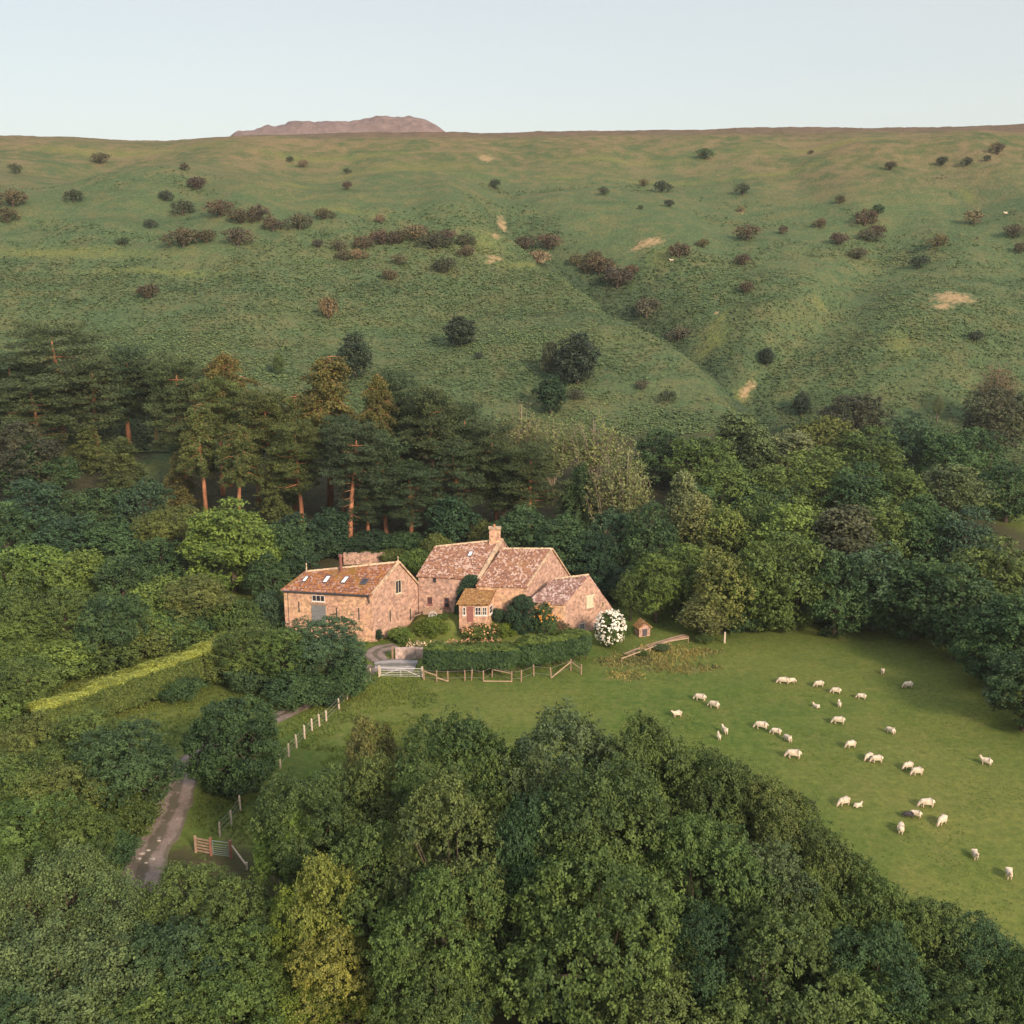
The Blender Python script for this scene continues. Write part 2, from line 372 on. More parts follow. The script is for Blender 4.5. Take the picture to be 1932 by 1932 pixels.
M['post'] = flat('pale_weathered_wood', (.52, .42, .33), .9, var=.25)
M['post_dark'] = flat('brown_weathered_wood', (.30, .20, .14), .9, var=.3)
M['rail'] = flat('tan_rail_wood', (.40, .28, .19), .9, var=.25)
M['post_red'] = flat('red_brown_gatepost', (.26, .12, .085), .9, var=.25)
M['metal_white'] = flat('pale_galvanised_metal', (.60, .57, .54), .5, .4)
M['metal_green'] = flat('grey_green_metal', (.20, .27, .24), .5, .4)
M['wire'] = flat('grey_wire', (.28, .27, .25), .6)
M['wool'] = flat('cream_wool', (.58, .48, .37), .95, .05, .25)
M['sheep_skin'] = flat('pale_face', (.62, .46, .36), .9, .1)
M['wool_dark'] = flat('charcoal_wool', (.06, .055, .06), .95, .05)
M['terracotta'] = flat('terracotta', (.42, .19, .10), .8)
M['petal'] = flat('cream_petals', (.86, .80, .68), .8, .1, .08)
M['rock'] = flat('heather_rock', (.20, .13, .115), .95, .05, .3)

# ------------------------------------------------------------------ foliage
def unit(a): return a / (np.linalg.norm(a, axis=-1, keepdims=True) + 1e-9)
def rdirs(n): return unit(rng.normal(size=(n, 3)))
def fib(n):
    i = np.arange(n) + .5; z = 1 - 2 * i / n; t = math.pi * (1 + 5 ** .5) * i; r = np.sqrt(1 - z * z)
    return np.stack([r * np.cos(t), r * np.sin(t), z], 1)
def leaf_quads(C, N, size, aspect=.62, up=None):
    """rhombic leaves; C centres, N normals, size per leaf"""
    n = len(C); size = np.broadcast_to(size, (n,))[:, None]
    r = rdirs(n) if up is None else unit(up + rng.normal(size=(n, 3)) * .25)
    a = unit(np.cross(N, np.cross(r, N))); b = np.cross(N, a)
    V = np.stack([C - a * size * .5, C + b * size * .5 * aspect, C + a * size * .5, C - b * size * .5 * aspect], 1).reshape(-1, 3)
    return V, np.arange(n * 4).reshape(n, 4)
class Leaves:
    def __init__(s): s.V = []; s.T = []; s.n = 0
    def add(s, C, N, size, tint, aspect=.62, up=None):
        V, f = leaf_quads(C, N, size, aspect, up); s.V.append(V); s.T.append(np.repeat(np.broadcast_to(tint, (len(C),)), 4))
    def mesh(s, name, mat):
        V = np.concatenate(s.V); T = np.concatenate(s.T)
        return np_mesh(name, V, np.arange(len(V)).reshape(-1, 4), mat, T)
def sprigs(L_, C, out, nleaf, sigma, leaf, tintv, upw=.35, rnd=.55, aspect=.62):
    """every centre in C becomes a small spray of leaves facing roughly `out`"""
    n = len(C)
    c = np.repeat(C, nleaf, 0) + rng.normal(size=(n * nleaf, 3)) * sigma * np.array([1, 1, .75])
    N = unit(np.repeat(out, nleaf, 0) * .5 + np.array([0, 0, upw]) + rdirs(n * nleaf) * rnd)
    t = np.clip(np.repeat(tintv, nleaf) + rng.normal(size=n * nleaf) * .12, 0, 1)
    L_.add(c, N, leaf * rng.uniform(.7, 1.3, n * nleaf), t, aspect)
def lobe(L_, c, r, outward, nsp, nleaf, sigma, leaf, flat_=.8, keep=-.12):
    d = rdirs(int(nsp * 1.5)); d = d[(d @ outward) > keep][:nsp]
    k = rng.uniform(.72, 1.12, len(d)); k = np.where(rng.random(len(d)) < .10, k + .22, k)[:, None]
    P = c + d * k * r * np.array([1, 1, flat_])
    base = rng.uniform(.25, .75)
    sprigs(L_, P, d, nleaf, sigma, leaf, np.clip(base + rng.normal(size=len(P)) * .15, 0, 1))
def make_broad(name, rx, h, nl, lr, nsp, nleaf, sigma, leaf, clear=.12, top=1.0, squash=1.0, bark_=None, mat='leaf', twig=0, droop=0.0, limbs=True, kmin=.55):
    """returns crown mesh, trunk mesh, native height, native diameter"""
    L_ = Leaves(); T = MB()
    z0 = h * clear; rz = (h - z0) / 2; cz = z0 + rz
    cs = []
    for d in fib(nl):
        d = unit(d + rng.normal(size=3) * .18)
        k = rng.uniform(kmin, 1.04)
        # egg-shaped envelope
        w = 1.0 - .22 * max(0, d[2]) * top
        c = np.array([d[0] * rx * w, d[1] * rx * w, d[2] * rz]) * k
        c *= (rx - lr * .7) / rx
        c[2] += cz; cs.append((c, d))
        r = lr * (rng.uniform(.4, 1.3) if name == 'bush' else rng.uniform(.65, 1.25))
        if droop: c[2] -= droop * (1 - max(d[2], 0)) * rng.uniform(0, 1)
        lobe(L_, c, r, unit(d + np.array([0, 0, .5])), int(nsp * (r / lr) ** 2), nleaf, sigma, leaf, squash)
    # inner fill so that no sky shows straight through the heart of the crown
    ni = nl * 4; q = rdirs(ni) * (rng.uniform(0, .6, ni)[:, None] ** .5) * np.array([rx, rx, rz]) + [0, 0, cz]
    sprigs(L_, q, unit(q - [0, 0, cz]), max(3, nleaf // 2), sigma * 1.6, leaf * 1.5, np.full(ni, .4))
    tr = rx * .055 + .05
    T.tube([(0, 0, -.8), (.05, 0, h * .12), (rng.normal() * .2, rng.normal() * .2, h * .4), (rng.normal() * .3, rng.normal() * .3, h * .62)], [tr * 1.35, tr, tr * .7, tr * .2], 7)
    if limbs:
        for c, d in cs[::3]:
            s = np.array([0, 0, h * rng.uniform(.18, .5)]); mid = (s + c) / 2 + np.array([0, 0, -.3]) + rng.normal(size=3) * .25
            T.tube([s, mid, c], [tr * .45, tr * .26, tr * .08], 4, cap=False)
    for k in range(twig):
        d = unit(rng.normal(size=3) * [1, 1, .5] + [0, 0, .9]); e = np.array([0, 0, cz * .8]); p = e + d * np.array([rx, rx, rz]) * rng.uniform(.9, 1.12)
        T.tube([e, (e + p) / 2 + rng.normal(size=3) * .15, p], [.05, .03, .012], 3, cap=False)
    return L_.mesh(name + '_crown', M[mat]), T.mesh(name + '_trunk', M[bark_ or 'bark'], True), h, 2 * rx
def lerp_(a, b, t): return a + (b - a) * t
def pad(L_, c, rx, ry, rz, az, n, nleaf, sigma, leaf, aspect, base):
    a = rng.uniform(0, 2 * math.pi, n); r = np.sqrt(rng.uniform(0, 1, n))
    lx = rx * r * np.cos(a); ly = ry * r * np.sin(a); ca, sa = math.cos(az), math.sin(az)
    P = np.stack([c[0] + lx * ca - ly * sa, c[1] + lx * sa + ly * ca, c[2] + rz * (rng.uniform(-.5, 1, n) * (1 - r * r))], 1)
    out = unit(np.stack([lx * ca - ly * sa, lx * sa + ly * ca, np.full(n, .6 * rx)], 1))
    sprigs(L_, P, out, nleaf, sigma, leaf, np.clip(base + rng.normal(size=n) * .15, 0, 1), .4, .85, aspect)
def make_pine(name, h, rx, z0f, tiers, per, dens, lean=0.0, spread=1.0, red=True, leaf=.42, lower=False, topw=.45):
    L_ = Leaves(); T = MB()
    tr = h * .014 + .05
    def axis(f): return np.array([lean * h * f, .0, h * f]) + np.array([math.sin(f * 5) * .25, math.cos(f * 4) * .2, 0])
    T.tube([axis(f) + [0, 0, -.8 if f == 0 else 0] for f in (0, .2, .4, .6, .8, .9)], [tr * 1.3, tr * 1.05, tr * .9, tr * .7, tr * .40, tr * .12], 8)
    for i in range(tiers):
        f = z0f + (1 - z0f) * (i + .5) / tiers; f = min(f, .97)
        g = (f - z0f) / (1 - z0f)
        rad = rx * (1 - (1 - topw) * g ** 1.6) * (0.75 + .5 * rng.random())
        if g < .25: rad *= .75 + g
        a0 = rng.uniform(0, 6.28)
        for k in range(per):
            az = a0 + 2 * math.pi * k / per + rng.normal() * .3; ln = rad * rng.uniform(.6, 1.05)
            s = axis(f) - [0, 0, .3]; d = np.array([math.cos(az), math.sin(az), 0])
            e = s + d * ln + [0, 0, rng.uniform(-.05, .22) * ln * spread]
            m_ = (s + e) / 2 + [0, 0, -.08 * ln]
            if g < .7: T.tube([s, m_, lerp_(s, e, .8)], [tr * .30, tr * .18, tr * .06], 4, cap=False)
            for q in (.48, .78, 1.0):
                c = s + (e - s) * q + [0, 0, .18] + rng.normal(size=3) * .38
                w = ln * (.26 if q < 1 else .2) + .35
                pad(L_, c, w * 1.05, w * .85, .62, az, int(dens * w * w), 5, .16, leaf, .30, rng.uniform(.3, .65))
    if lower:
        for k in range(14):
            f = rng.uniform(.12, z0f); az = rng.uniform(0, 6.28); s = axis(f); d = np.array([math.cos(az), math.sin(az), -.15])
            T.tube([s, s + d * rng.uniform(.8, 2.2)], [.06, .02], 3, cap=False)
    return L_.mesh(name + '_crown', M['needle']), T.mesh(name + '_trunk', M['bark_red' if red else 'bark'], True), h, 2 * rx
def make_larch(name, h, rx, z0f, nb, dens, topw=.12, leaf=.40, rounded=.0, red=True, sag=.18):
    """light drooping conifer; foliage hangs from sagging branches"""
    L_ = Leaves(); T = MB(); tr = h * .013 + .04
    T.tube([(0, 0, -.8), (.1, 0, h * .3), (0, .1, h * .6), (0, 0, h * .98)], [tr * 1.3, tr, tr * .65, tr * .1], 7)
    for i in range(nb):
        g = (i + rng.random()) / nb; f = z0f + (1 - z0f) * g * .98
        prof = (1 - (1 - topw) * g) if not rounded else math.sqrt(max(.02, 1 - (g * 1.0) ** 2.6))
        ln = rx * prof * rng.uniform(.45, 1.2) * (.6 + .4 * min(1, g * 5))
        az = i * 2.399 + rng.normal() * .3; d = np.array([math.cos(az), math.sin(az), 0])
        s = np.array([0, 0, h * f]); e = s + d * ln + [0, 0, -sag * ln]; mid = s + d * ln * .5 + [0, 0, .06 * ln]
        T.tube([s, mid, e], [tr * .25, tr * .16, .015], 3, cap=False)
        n = int(dens * ln) + 3; q = rng.uniform(.18, 1.05, n) ** .8
        P = s[None] * (1 - q[:, None]) ** 2 + 2 * (mid)[None] * (q * (1 - q))[:, None] + e[None] * (q ** 2)[:, None]
        P = P + rng.normal(size=(n, 3)) * [.22, .22, .14]; P[:, 2] -= rng.uniform(0, .55, n)
        sprigs(L_, P, unit(P - [0, 0, h * f] + d * .01), 5, .17, leaf, np.clip(rng.uniform(.25, .75) + rng.normal(size=n) * .12, 0, 1), .25, .7, .34)
    return L_.mesh(name + '_crown', M['needle']), T.mesh(name + '_trunk', M['bark_red' if red else 'bark'], True), h, 2 * rx
def make_birch(name, h, rx, nst, dens, leaf=.30):
    """many thin pale upright stems with a light veil of leaves"""
    L_ = Leaves(); T = MB()
    T.tube([(0, 0, -.8), (0, .1, h * .35), (.1, 0, h * .9)], [.2, .15, .04], 6)
    for k in range(nst):
        az = k * 2.399; r = rx * math.sqrt((k + .5) / nst); top = np.array([r * math.cos(az), r * math.sin(az), h * (1 - .42 * (r / rx) ** 2) * rng.uniform(.86, 1.0)])
        s = np.array([0, 0, h * rng.uniform(.08, .38)]); m1 = s * .5 + top * .5 + np.array([r * math.cos(az), r * math.sin(az), -h * .06]) * .22
        T.tube([s, m1, top], [.085, .055, .012], 4, cap=False)
        for j in range(4):
            q = rng.uniform(.35, .95); b = s * (1 - q) + top * q + (m1 - (s + top) / 2) * 2 * q * (1 - q) * 2
            T.tube([b, b + rng.normal(size=3) * [.35, .35, .2] + [0, 0, .9]], [.03, .01], 3, cap=False)
        n = int(dens); q = rng.uniform(.3, 1.02, n)[:, None]
        P = s * (1 - q) ** 2 + 2 * m1 * q * (1 - q) + top * q ** 2 + rng.normal(size=(n, 3)) * [.45, .45, .35]
        sprigs(L_, P, unit(P - [0, 0, h * .5]), 4, .2, leaf, np.clip(rng.uniform(.3, .7) + rng.normal(size=n) * .15, 0, 1), .3, .7, .6)
    return L_.mesh(name + '_crown', M['leaf']), T.mesh(name + '_trunk', M['bark_pale'], True), h, 2 * rx

PROTO = {
 'oak': [make_broad('oak', 6.2, 13, 26, 1.95, 120, 16, .14, .22, .20, top=.3, squash=.9, kmin=.66) for _ in range(4)],
 'alder': [make_broad('alder', 5.0, 12, 32, 1.5, 52, 15, .15, .24, .12, top=.5, squash=.9) for _ in range(2)],
 'willow': [make_broad('willow', 4.6, 10, 80, .85, 22, 14, .22, .20, .05, squash=1.25, twig=60) for _ in range(2)],
 'wood': [make_broad('wood', 5.0, 12, 36, 1.6, 42, 9, .19, .34, -.03, top=.6, squash=.8) for _ in range(4)],
 'maple': [make_broad('maple', 5.2, 13, 46, 1.6, 40, 11, .19, .33, .0, top=.9, squash=.55) for _ in range(2)],
 'spire': [make_broad('spire', 3.0, 13, 62, .95, 22, 8, .24, .34, .05, top=1.6, squash=1.1, twig=30) for _ in range(2)],
 'shrub': [make_broad('shrub', 3.0, 5.2, 30, 1.0, 38, 10, .15, .24, .0, squash=.85) for _ in range(3)],
 'dense': [make_broad('dense', 4.0, 8.2, 110, .85, 36, 12, .13, .22, -.03, top=.2, squash=.7, kmin=.86)],
 'bush': [make_broad('bush', 2.4, 3.2, 10, .95, 26, 7, .20, .30, .0, top=.2, squash=.65, twig=36) for _ in range(4)],
 'yew': [make_broad('yew', 3.6, 10.5, 70, .95, 20, 8, .18, .36, .02, top=1.3, squash=.9) for _ in range(2)],
 'pine': [make_pine('pine', 19, 4.4, .50, 8, 7, 34, leaf=.32, lower=True, spread=1.8, topw=.6), make_pine('pine', 18, 4.0, .54, 8, 7, 34, .02, leaf=.32, lower=True, spread=1.8, topw=.6)],
 'fullpine': [make_pine('fullpine', 19, 4.6, .34, 10, 6, 30, leaf=.33, topw=.6, red=True, spread=1.6), make_pine('fullpine', 17, 4.4, .26, 11, 6, 28, leaf=.33, topw=.5, red=True, spread=1.4)],
 'cedar': [make_pine('cedar', 21, 8.5, .2, 11, 7, 17, spread=.9, leaf=.36, topw=.6, red=True)],
 'leaning': [make_pine('leaning', 13, 4.2, .45, 8, 5, 26, .12, leaf=.40)],
 'larch': [make_larch('larch', 21, 4.2, .46, 80, 17, rounded=1), make_larch('larch', 20, 4.4, .40, 80, 17, .4)],
 'lowlarch': [make_larch('lowlarch', 14, 3.8, .08, 90, 11, .15, red=False)],
 'weeping': [make_larch('weeping', 12, 4.2, .12, 100, 15, .2, .38, 1, False, .7)],
 'birch': [make_birch('birch', 14, 3.4, 32, 42), make_birch('birch', 14, 3.6, 30, 28)],
}
USED = {}
SP = {'oak': 'broad_tree', 'alder': 'alder_tree', 'willow': 'willow_tree', 'wood': 'woodland_tree', 'maple': 'sycamore_tree', 'spire': 'narrow_tree', 'shrub': 'shrub',
      'dense': 'rounded_tree', 'bush': 'hawthorn_bush', 'yew': 'dark_tree', 'pine': 'pine_tree', 'fullpine': 'pine_tree', 'cedar': 'spreading_pine_tree', 'leaning': 'leaning_pine_tree',
      'larch': 'larch_tree', 'lowlarch': 'larch_tree', 'weeping': 'weeping_tree', 'birch': 'birch_tree'}
C = {  # leaf colours
 'mid': (.074, .116, .034), 'dark': (.046, .088, .038), 'deep': (.030, .062, .036), 'olive': (.095, .122, .038), 'bright': (.108, .165, .040),
 'yel': (.150, .172, .042), 'grey': (.080, .118, .052), 'blue': (.046, .088, .050), 'pale': (.120, .148, .080), 'tan': (.140, .160, .070),
 'brown': (.082, .072, .052), 'plum': (.060, .066, .044), 'rust': (.115, .090, .058), 'pine': (.060, .086, .040), 'pine2': (.046, .074, .040), 'larch': (.112, .108, .038),
 'larch2': (.082, .108, .038), 'dead': (.17, .135, .095), 'hill': (.040, .062, .044), 'lime': (.120, .165, .030),
}
def place(kind, p, h, w, col, label, cat, group=None, single=False, rz=None):
    lst = PROTO[kind]; crown, trunk, nh, nd = lst[USED.get(kind, 0) % len(lst)]; USED[kind] = USED.get(kind, 0) + 1
    c = C[col] if isinstance(col, str) else col
    if kind == 'oak': c = (c[0] * .82, c[1] * .86, c[2] * .92)
    g_ = random.uniform(-.10, .10); c = tuple(q * (1 + g_) * (1 + random.uniform(-.045, .045)) for q in c)
    rz = random.uniform(0, 6.28) if rz is None else rz
    name = SP[kind]; sc = (w / nd, w / nd, h / nh)
    root = empty(name, p, rz, sc)
    if kind in ('pine', 'fullpine', 'larch', 'cedar'): root.rotation_euler = (random.uniform(-.05, .05), random.uniform(-.05, .05), rz)
    a = obj_from('crown' if cat == 'tree' else 'foliage', crown, root); a.color = (*c, 1)
    obj_from('trunk' if cat == 'tree' else 'stem', trunk, root)
    return tag(root, label, cat, group)
ORD = 'first second third fourth fifth sixth seventh eighth ninth tenth eleventh twelfth thirteenth fourteenth fifteenth sixteenth seventeenth eighteenth nineteenth twentieth'.split()
def ordn(i): return ORD[i] if i < 20 else ['twenty-', 'thirty-'][(i - 20) // 10] + ORD[(i - 20) % 10]
def tops(zone, rows, group=None):
    """rows: kind, look, cat, u, v_top, width_px, height_m, colour.  Repeated looks in one zone are told apart by rank from the left."""
    CN = {'mid': 'mid green ', 'olive': 'olive ', 'grey': 'greyish ', 'dark': 'dark green ', 'deep': 'blackish green ', 'bright': 'bright green '}
    rows = [(r[0], (CN[r[7]] + 'leafy oak' if r[1] == 'broad leafy oak' else r[1])) + tuple(r[2:]) for r in rows]
    cnt = {}
    for r in rows: cnt.setdefault(r[1], []).append(r[4])
    rows = [(r[0], (('upper ' if r[4] < sorted(cnt[r[1]])[len(cnt[r[1]]) // 2] else 'lower ') + r[1]) if len(cnt[r[1]]) > 6 else r[1]) + tuple(r[2:]) for r in rows]
    seen = {}
    for r in rows: seen.setdefault(r[1], []).append(r)
    for look, rs in seen.items(): rs.sort(key=lambda r: r[3])
    for r in rows:
        kind, look, cat, u, v, w, h, col = r
        p, t = onground(u, v, h)
        rs = seen[look]
        lab = look + ' ' + zone
        if len(rs) > 1:
            i = rs.index(r); n = len(rs)
            lab += ', leftmost one' if i == 0 else ', rightmost one' if i == n - 1 else ', %s from left' % ordn(i)
        place(kind, p, h, w * t / F, col, lab, cat, group or 'trees ' + zone)

# ------------------------------------------------------------------ ground sheet
def ell(u, v, w, h, rot=0.0):
    p, t = onground(u, v); a, _ = onground(u, v - h / 2); b, _ = onground(u, v + h / 2)
    ry = max(1.2, (a[1] - b[1]) / 2); return (p[0], p[1], max(.8, w / 2 * t / F), ry, rot)
def field(x, y, es):
    out = np.zeros_like(x)
    for (cx, cy, rx, ry, rot) in es:
        ca, sa = math.cos(rot), math.sin(rot); dx = (x - cx) * ca + (y - cy) * sa; dy = -(x - cx) * sa + (y - cy) * ca
        out = np.maximum(out, 1.0 - .5 * np.sqrt((dx / rx) ** 2 + (dy / ry) ** 2))
    return np.clip(out, 0, 1)
SOIL = [ell(*q) for q in [(1228, 457, 52, 18), (1205, 466, 40, 10), (1797, 561, 84, 24), (1780, 578, 40, 12), (946, 428, 20, 20), (936, 446, 14, 16), (935, 487, 34, 8), (925, 494, 20, 8),
        (1405, 738, 34, 16, .9), (1420, 727, 18, 10, .9), (917, 300, 30, 14), (1018, 492, 20, 8), (800, 441, 14, 8), (1398, 398, 8, 12), (1352, 590, 8, 8)]]
YEL = [ell(*q) for q in [(110, 478, 460, 22), (300, 512, 300, 14), (240, 292, 420, 16), (640, 300, 360, 12), (760, 322, 300, 8), (560, 352, 80, 10), (1545, 572, 22, 30), (1360, 600, 60, 16, .8), (1825, 370, 24, 40),
        (1440, 330, 200, 8), (1560, 276, 300, 10), (1150, 300, 260, 8), (1350, 640, 60, 60), (1400, 745, 80, 30, .8), (660, 400, 160, 10, -.3), (1060, 335, 90, 8), (1240, 345, 200, 6),
        (130, 860, 90, 40), (290, 880, 60, 40), (1700, 650, 60, 60), (1330, 665, 60, 30), (1250, 480, 60, 40), (990, 500, 160, 18), (920, 460, 80, 40)]]
DRY = [ell(*q) for q in [(1230, 1245, 130, 26), (1300, 1232, 90, 16), (1160, 1250, 60, 16), (1290, 1262, 110, 14), (1250, 1225, 80, 10), (1180, 1275, 60, 6)]]
def grid_lines():
    gx = np.concatenate([-np.geomspace(2500, 330, 16), np.arange(-320, 340.1, 1.25), np.geomspace(350, 2500, 16)])
    gy = np.concatenate([-np.geomspace(2500, 30, 14), np.arange(0, 120, 1.5), np.arange(120, 650, 1.1), np.geomspace(655, 3500, 22)])
    return gx, gy
gx, gy = grid_lines()
X, Y = np.meshgrid(gx, gy); Z = H(X, Y)
rough_ = sstep(Y, 190, 230) * (1 - sstep(Y, 560, 620))
X2 = X + .35 * vn(X, Y, 9); 
Z = Z + rough_ * (.34 * vn(X / 2.7, Y / 2.7, 5) + .22 * vn(X / 1.3, Y / 1.3, 6)) * (.55 + .45 * vn(X / 23, Y / 23, 8))
Z = Z + (1 - rough_) * .03 * vn(X / 1.7, Y / 1.7, 7)
far = sstep(Y, 700, 1500); Z = Z * (1 - far) + 50 * far
nx, ny = len(gx), len(gy)
idx = np.arange(nx * ny).reshape(ny, nx)
faces = np.stack([idx[:-1, :-1], idx[:-1, 1:], idx[1:, 1:], idx[1:, :-1]], -1).reshape(-1, 4)
gme = np_mesh('ground', np.stack([X2, Y, Z], -1).reshape(-1, 3), faces, M['ground'], smooth=True)
w_r = sstep(X, 50, 100)
edge = 170 + 34 * w_r + 8 * vn(X / 30, Y / 30, 11)
A_ = {
 'hillside': sstep(Y - edge, 0, 14) * (1 - field(X, Y, [ell(1920, 950, 150, 90)]) * 1.0),
 'soil': field(X, Y, SOIL), 'yellow': field(X, Y, YEL), 'dry': field(X, Y, DRY),
 'upper': sstep(Z + 7 * vn(X / 60, Y / 60, 12) + 3 * vn(X / 14, Y / 14, 13), 50, 88) * .85,
 'gully_shade': sstep(X - np.interp(Y, VX, VV) + 2 * vn(X / 6, Y / 6, 15), -15, -9) * (1 - sstep(X - np.interp(Y, VX, VV) + 5 * vn(X / 9, Y / 9, 16), 2, 26)) * sstep(Y, 225, 240) * (1 - sstep(Y, 330, 390)),  # mask of the shade painted on the gully floor and far bank
 'heather': sstep(Z + 2.5 * vn(X / 40, Y / 40, 14) + X * .008, 88, 95) * .85,
 'litter': sstep(X, -125, -100) * (1 - sstep(X, 125, 150)) * sstep(Y, 146, 158) * (1 - sstep(Y, 205 + 10 * w_r, 240)) * (1 - field(X, Y, [ell(1920, 950, 170, 110), ell(130, 865, 110, 60), ell(300, 882, 80, 50)]) * 1.6) + 1 - sstep(Y + .55 * np.maximum(X, 0) , 78, 86),
}
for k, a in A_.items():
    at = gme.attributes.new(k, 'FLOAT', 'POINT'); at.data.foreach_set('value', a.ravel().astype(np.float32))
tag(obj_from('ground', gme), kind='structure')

# far heather-covered summit beyond the skyline
def summit():
    prof = [(430, 262), (452, 250), (490, 243), (530, 234), (565, 230), (610, 228), (660, 229), (700, 227), (712, 222), (740, 220.5), (775, 222), (800, 223), (815, 230), (830, 240), (842, 250), (860, 262)]
    Yd = 1300.0; us = np.linspace(430, 860, 140); vv = np.interp(us, [p[0] for p in prof], [p[1] for p in prof])
    rows = 26; V = []; 
    for j in range(rows):
        g = j / (rows - 1)          # 0 front foot, .5 crest, 1 back foot
        for u, v in zip(us, vv):
            p = ony(u, v, Yd); foot = 128.0; top = max(p[2], foot + .5)
            s = math.sin(math.pi * min(1, max(0, g)))
            yy = Yd - 70 + 140 * g
            zz = foot - 20 + (top - foot + 20) * s ** .8
            zz += (2.2 * float(vn(p[0] / 16, yy / 16, 21)) + 1.2 * float(vn(p[0] / 6, yy / 6, 22))) * s * (1 if g < .49 or g > .51 else .35)
            V.append((p[0], yy, zz))
    n = len(us); i = np.arange(n * rows).reshape(rows, n)
    f = np.stack([i[:-1, :-1], i[:-1, 1:], i[1:, 1:], i[1:, :-1]], -1).reshape(-1, 4)
    m = NT('heather_summit'); pos = m.n("NewGeometry").outputs['Position']
    q = m.noise(pos, .03, 6, .7); q2 = m.noise(pos, .12, 5, .7)
    mat = m.finish(m.mix(.5, m.ramp(q, [(.35, (.125, .085, .080)), (.6, (.20, .135, .12))]), m.ramp(q2, [(.35, (.11, .08, .075)), (.65, (.22, .16, .14))])), bump=q2, bstr=.8, bdist=3.0)
    tag(obj_from('heather_hill', np_mesh('heather_hill', V, f, mat, smooth=False)), kind='structure')
summit()

# bracken covering the hillside: nobody could count it
def bracken():
    n = 260000
    y = 212 + (430 - 212) * rng.uniform(0, 1, n) ** 1.5; x = (rng.uniform(-1, 1, n)) * (.60 * y + 30)
    dens = .62 + .5 * vn(x / 40, y / 16, 31) + .35 * vn(x / 7, y / 5, 32) - 1.1 * sstep(H(x, y) + 9 * vn(x / 30, y / 30, 35), 34, 74)
    keep = (rng.uniform(0, 1, n) < dens) & (field(x, y, SOIL) < .45) & (field(x, y, YEL) < rng.uniform(.3, .95, n)) & (y > 215 + 8 * vn(x / 20, y / 20, 5))
    x, y = x[keep], y[keep]; z = H(x, y); n = len(x)
    Lf = Leaves(); s = rng.uniform(.35, .70, n) * (1 + (y - 215) / 600)
    g = np.clip(.52 + .26 * vn(x / 18, y / 18, 33) + .18 * rng.normal(size=n) - .2 * sstep(z, 45, 85) - .35 * ((x - np.interp(y, VX, VV) > -13) & (x - np.interp(y, VX, VV) < 14) & (y < 370)), 0, 1)  # fronds in the gully are darkened too, as painted shade
    for k in range(3):
        a = rng.uniform(0, 6.28, n); d = np.stack([np.cos(a), np.sin(a), np.full(n, .35)], 1)
        Cc = np.stack([x, y, z + .24], 1) + d * (s * .32)[:, None]
        N = unit(np.stack([np.cos(a) * .5, np.sin(a) * .5, np.full(n, 1.6)], 1) + rng.normal(size=(n, 3)) * .25)
        Lf.add(Cc, N, s, g, .55, up=d)
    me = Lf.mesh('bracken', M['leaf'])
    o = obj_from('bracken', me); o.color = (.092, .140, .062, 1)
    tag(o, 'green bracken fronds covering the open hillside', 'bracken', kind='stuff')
bracken()
def tussocks(name, label, region, n, size, col, hgt):
    (x0, x1, y0, y1, test) = region
    x = rng.uniform(x0, x1, n); y = rng.uniform(y0, y1, n); k = test(x, y); x, y = x[k], y[k]; n = len(x); z = H(x, y)
    Lf = Leaves(); g = np.clip(.5 + .3 * vn(x / 3, y / 3, 41) + .2 * rng.normal(size=n), 0, 1)
    for k in range(4):
        a = rng.uniform(0, 6.28, n); N = unit(np.stack([np.cos(a), np.sin(a), rng.uniform(.1, .6, n)], 1))
        Cc = np.stack([x, y, z + hgt * .5], 1) + rng.normal(size=(n, 3)) * [size * .3, size * .3, hgt * .15]
        Lf.add(Cc, N, size * rng.uniform(.6, 1.3, n), g, .35, up=np.array([[0, 0, 1.0]]))
    o = obj_from(name, Lf.mesh(name, M['leaf'])); o.color = (*col, 1); tag(o, label, 'grass', kind='stuff')
ex, _ = onground(1232, 1246)
tussocks('dry_grass', 'dry tan grass tussocks at the field edge right of the garden', (8, 34, 112, 132, lambda x, y: field(x, y, DRY) > rng.uniform(.2, .9, len(x))), 9000, .30, (.20, .18, .07), .25)
def offlane(x, y):
    L_ = [onground(*q)[0] for q in [(250, 1720), (262, 1660), (285, 1600), (320, 1540), (335, 1490), (352, 1440), (400, 1405), (470, 1372), (525, 1354), (590, 1318), (650, 1290), (690, 1266), (712, 1256), (745, 1255), (792, 1257), (722, 1240), (700, 1230), (726, 1222)]]
    ok = np.ones(len(x), bool)
    for a, b in zip(L_[:-1], L_[1:]):
        for q in np.linspace(0, 1, 9): ok &= (x - a[0] - (b[0] - a[0]) * q) ** 2 + (y - a[1] - (b[1] - a[1]) * q) ** 2 > 2.0 ** 2
    return ok
tussocks('verge_grass', 'rough grass on the verges beside the lane', (-55, -8, 70, 132, lambda x, y: (vn(x / 4, y / 4, 3) + .5 * vn(x, y, 4) > -.2) & offlane(x, y)), 40000, .22, (.100, .140, .034), .2)
tussocks('pasture_grass', 'short grass tufts across the sheep pasture', (-16, 75, 72, 150, lambda x, y: (vn(x / 6, y / 6, 3) + .6 * vn(x / 1.7, y / 1.7, 6)) > rng.uniform(-.5, 1.0, len(x))), 90000, .12, (.120, .170, .036), .06)

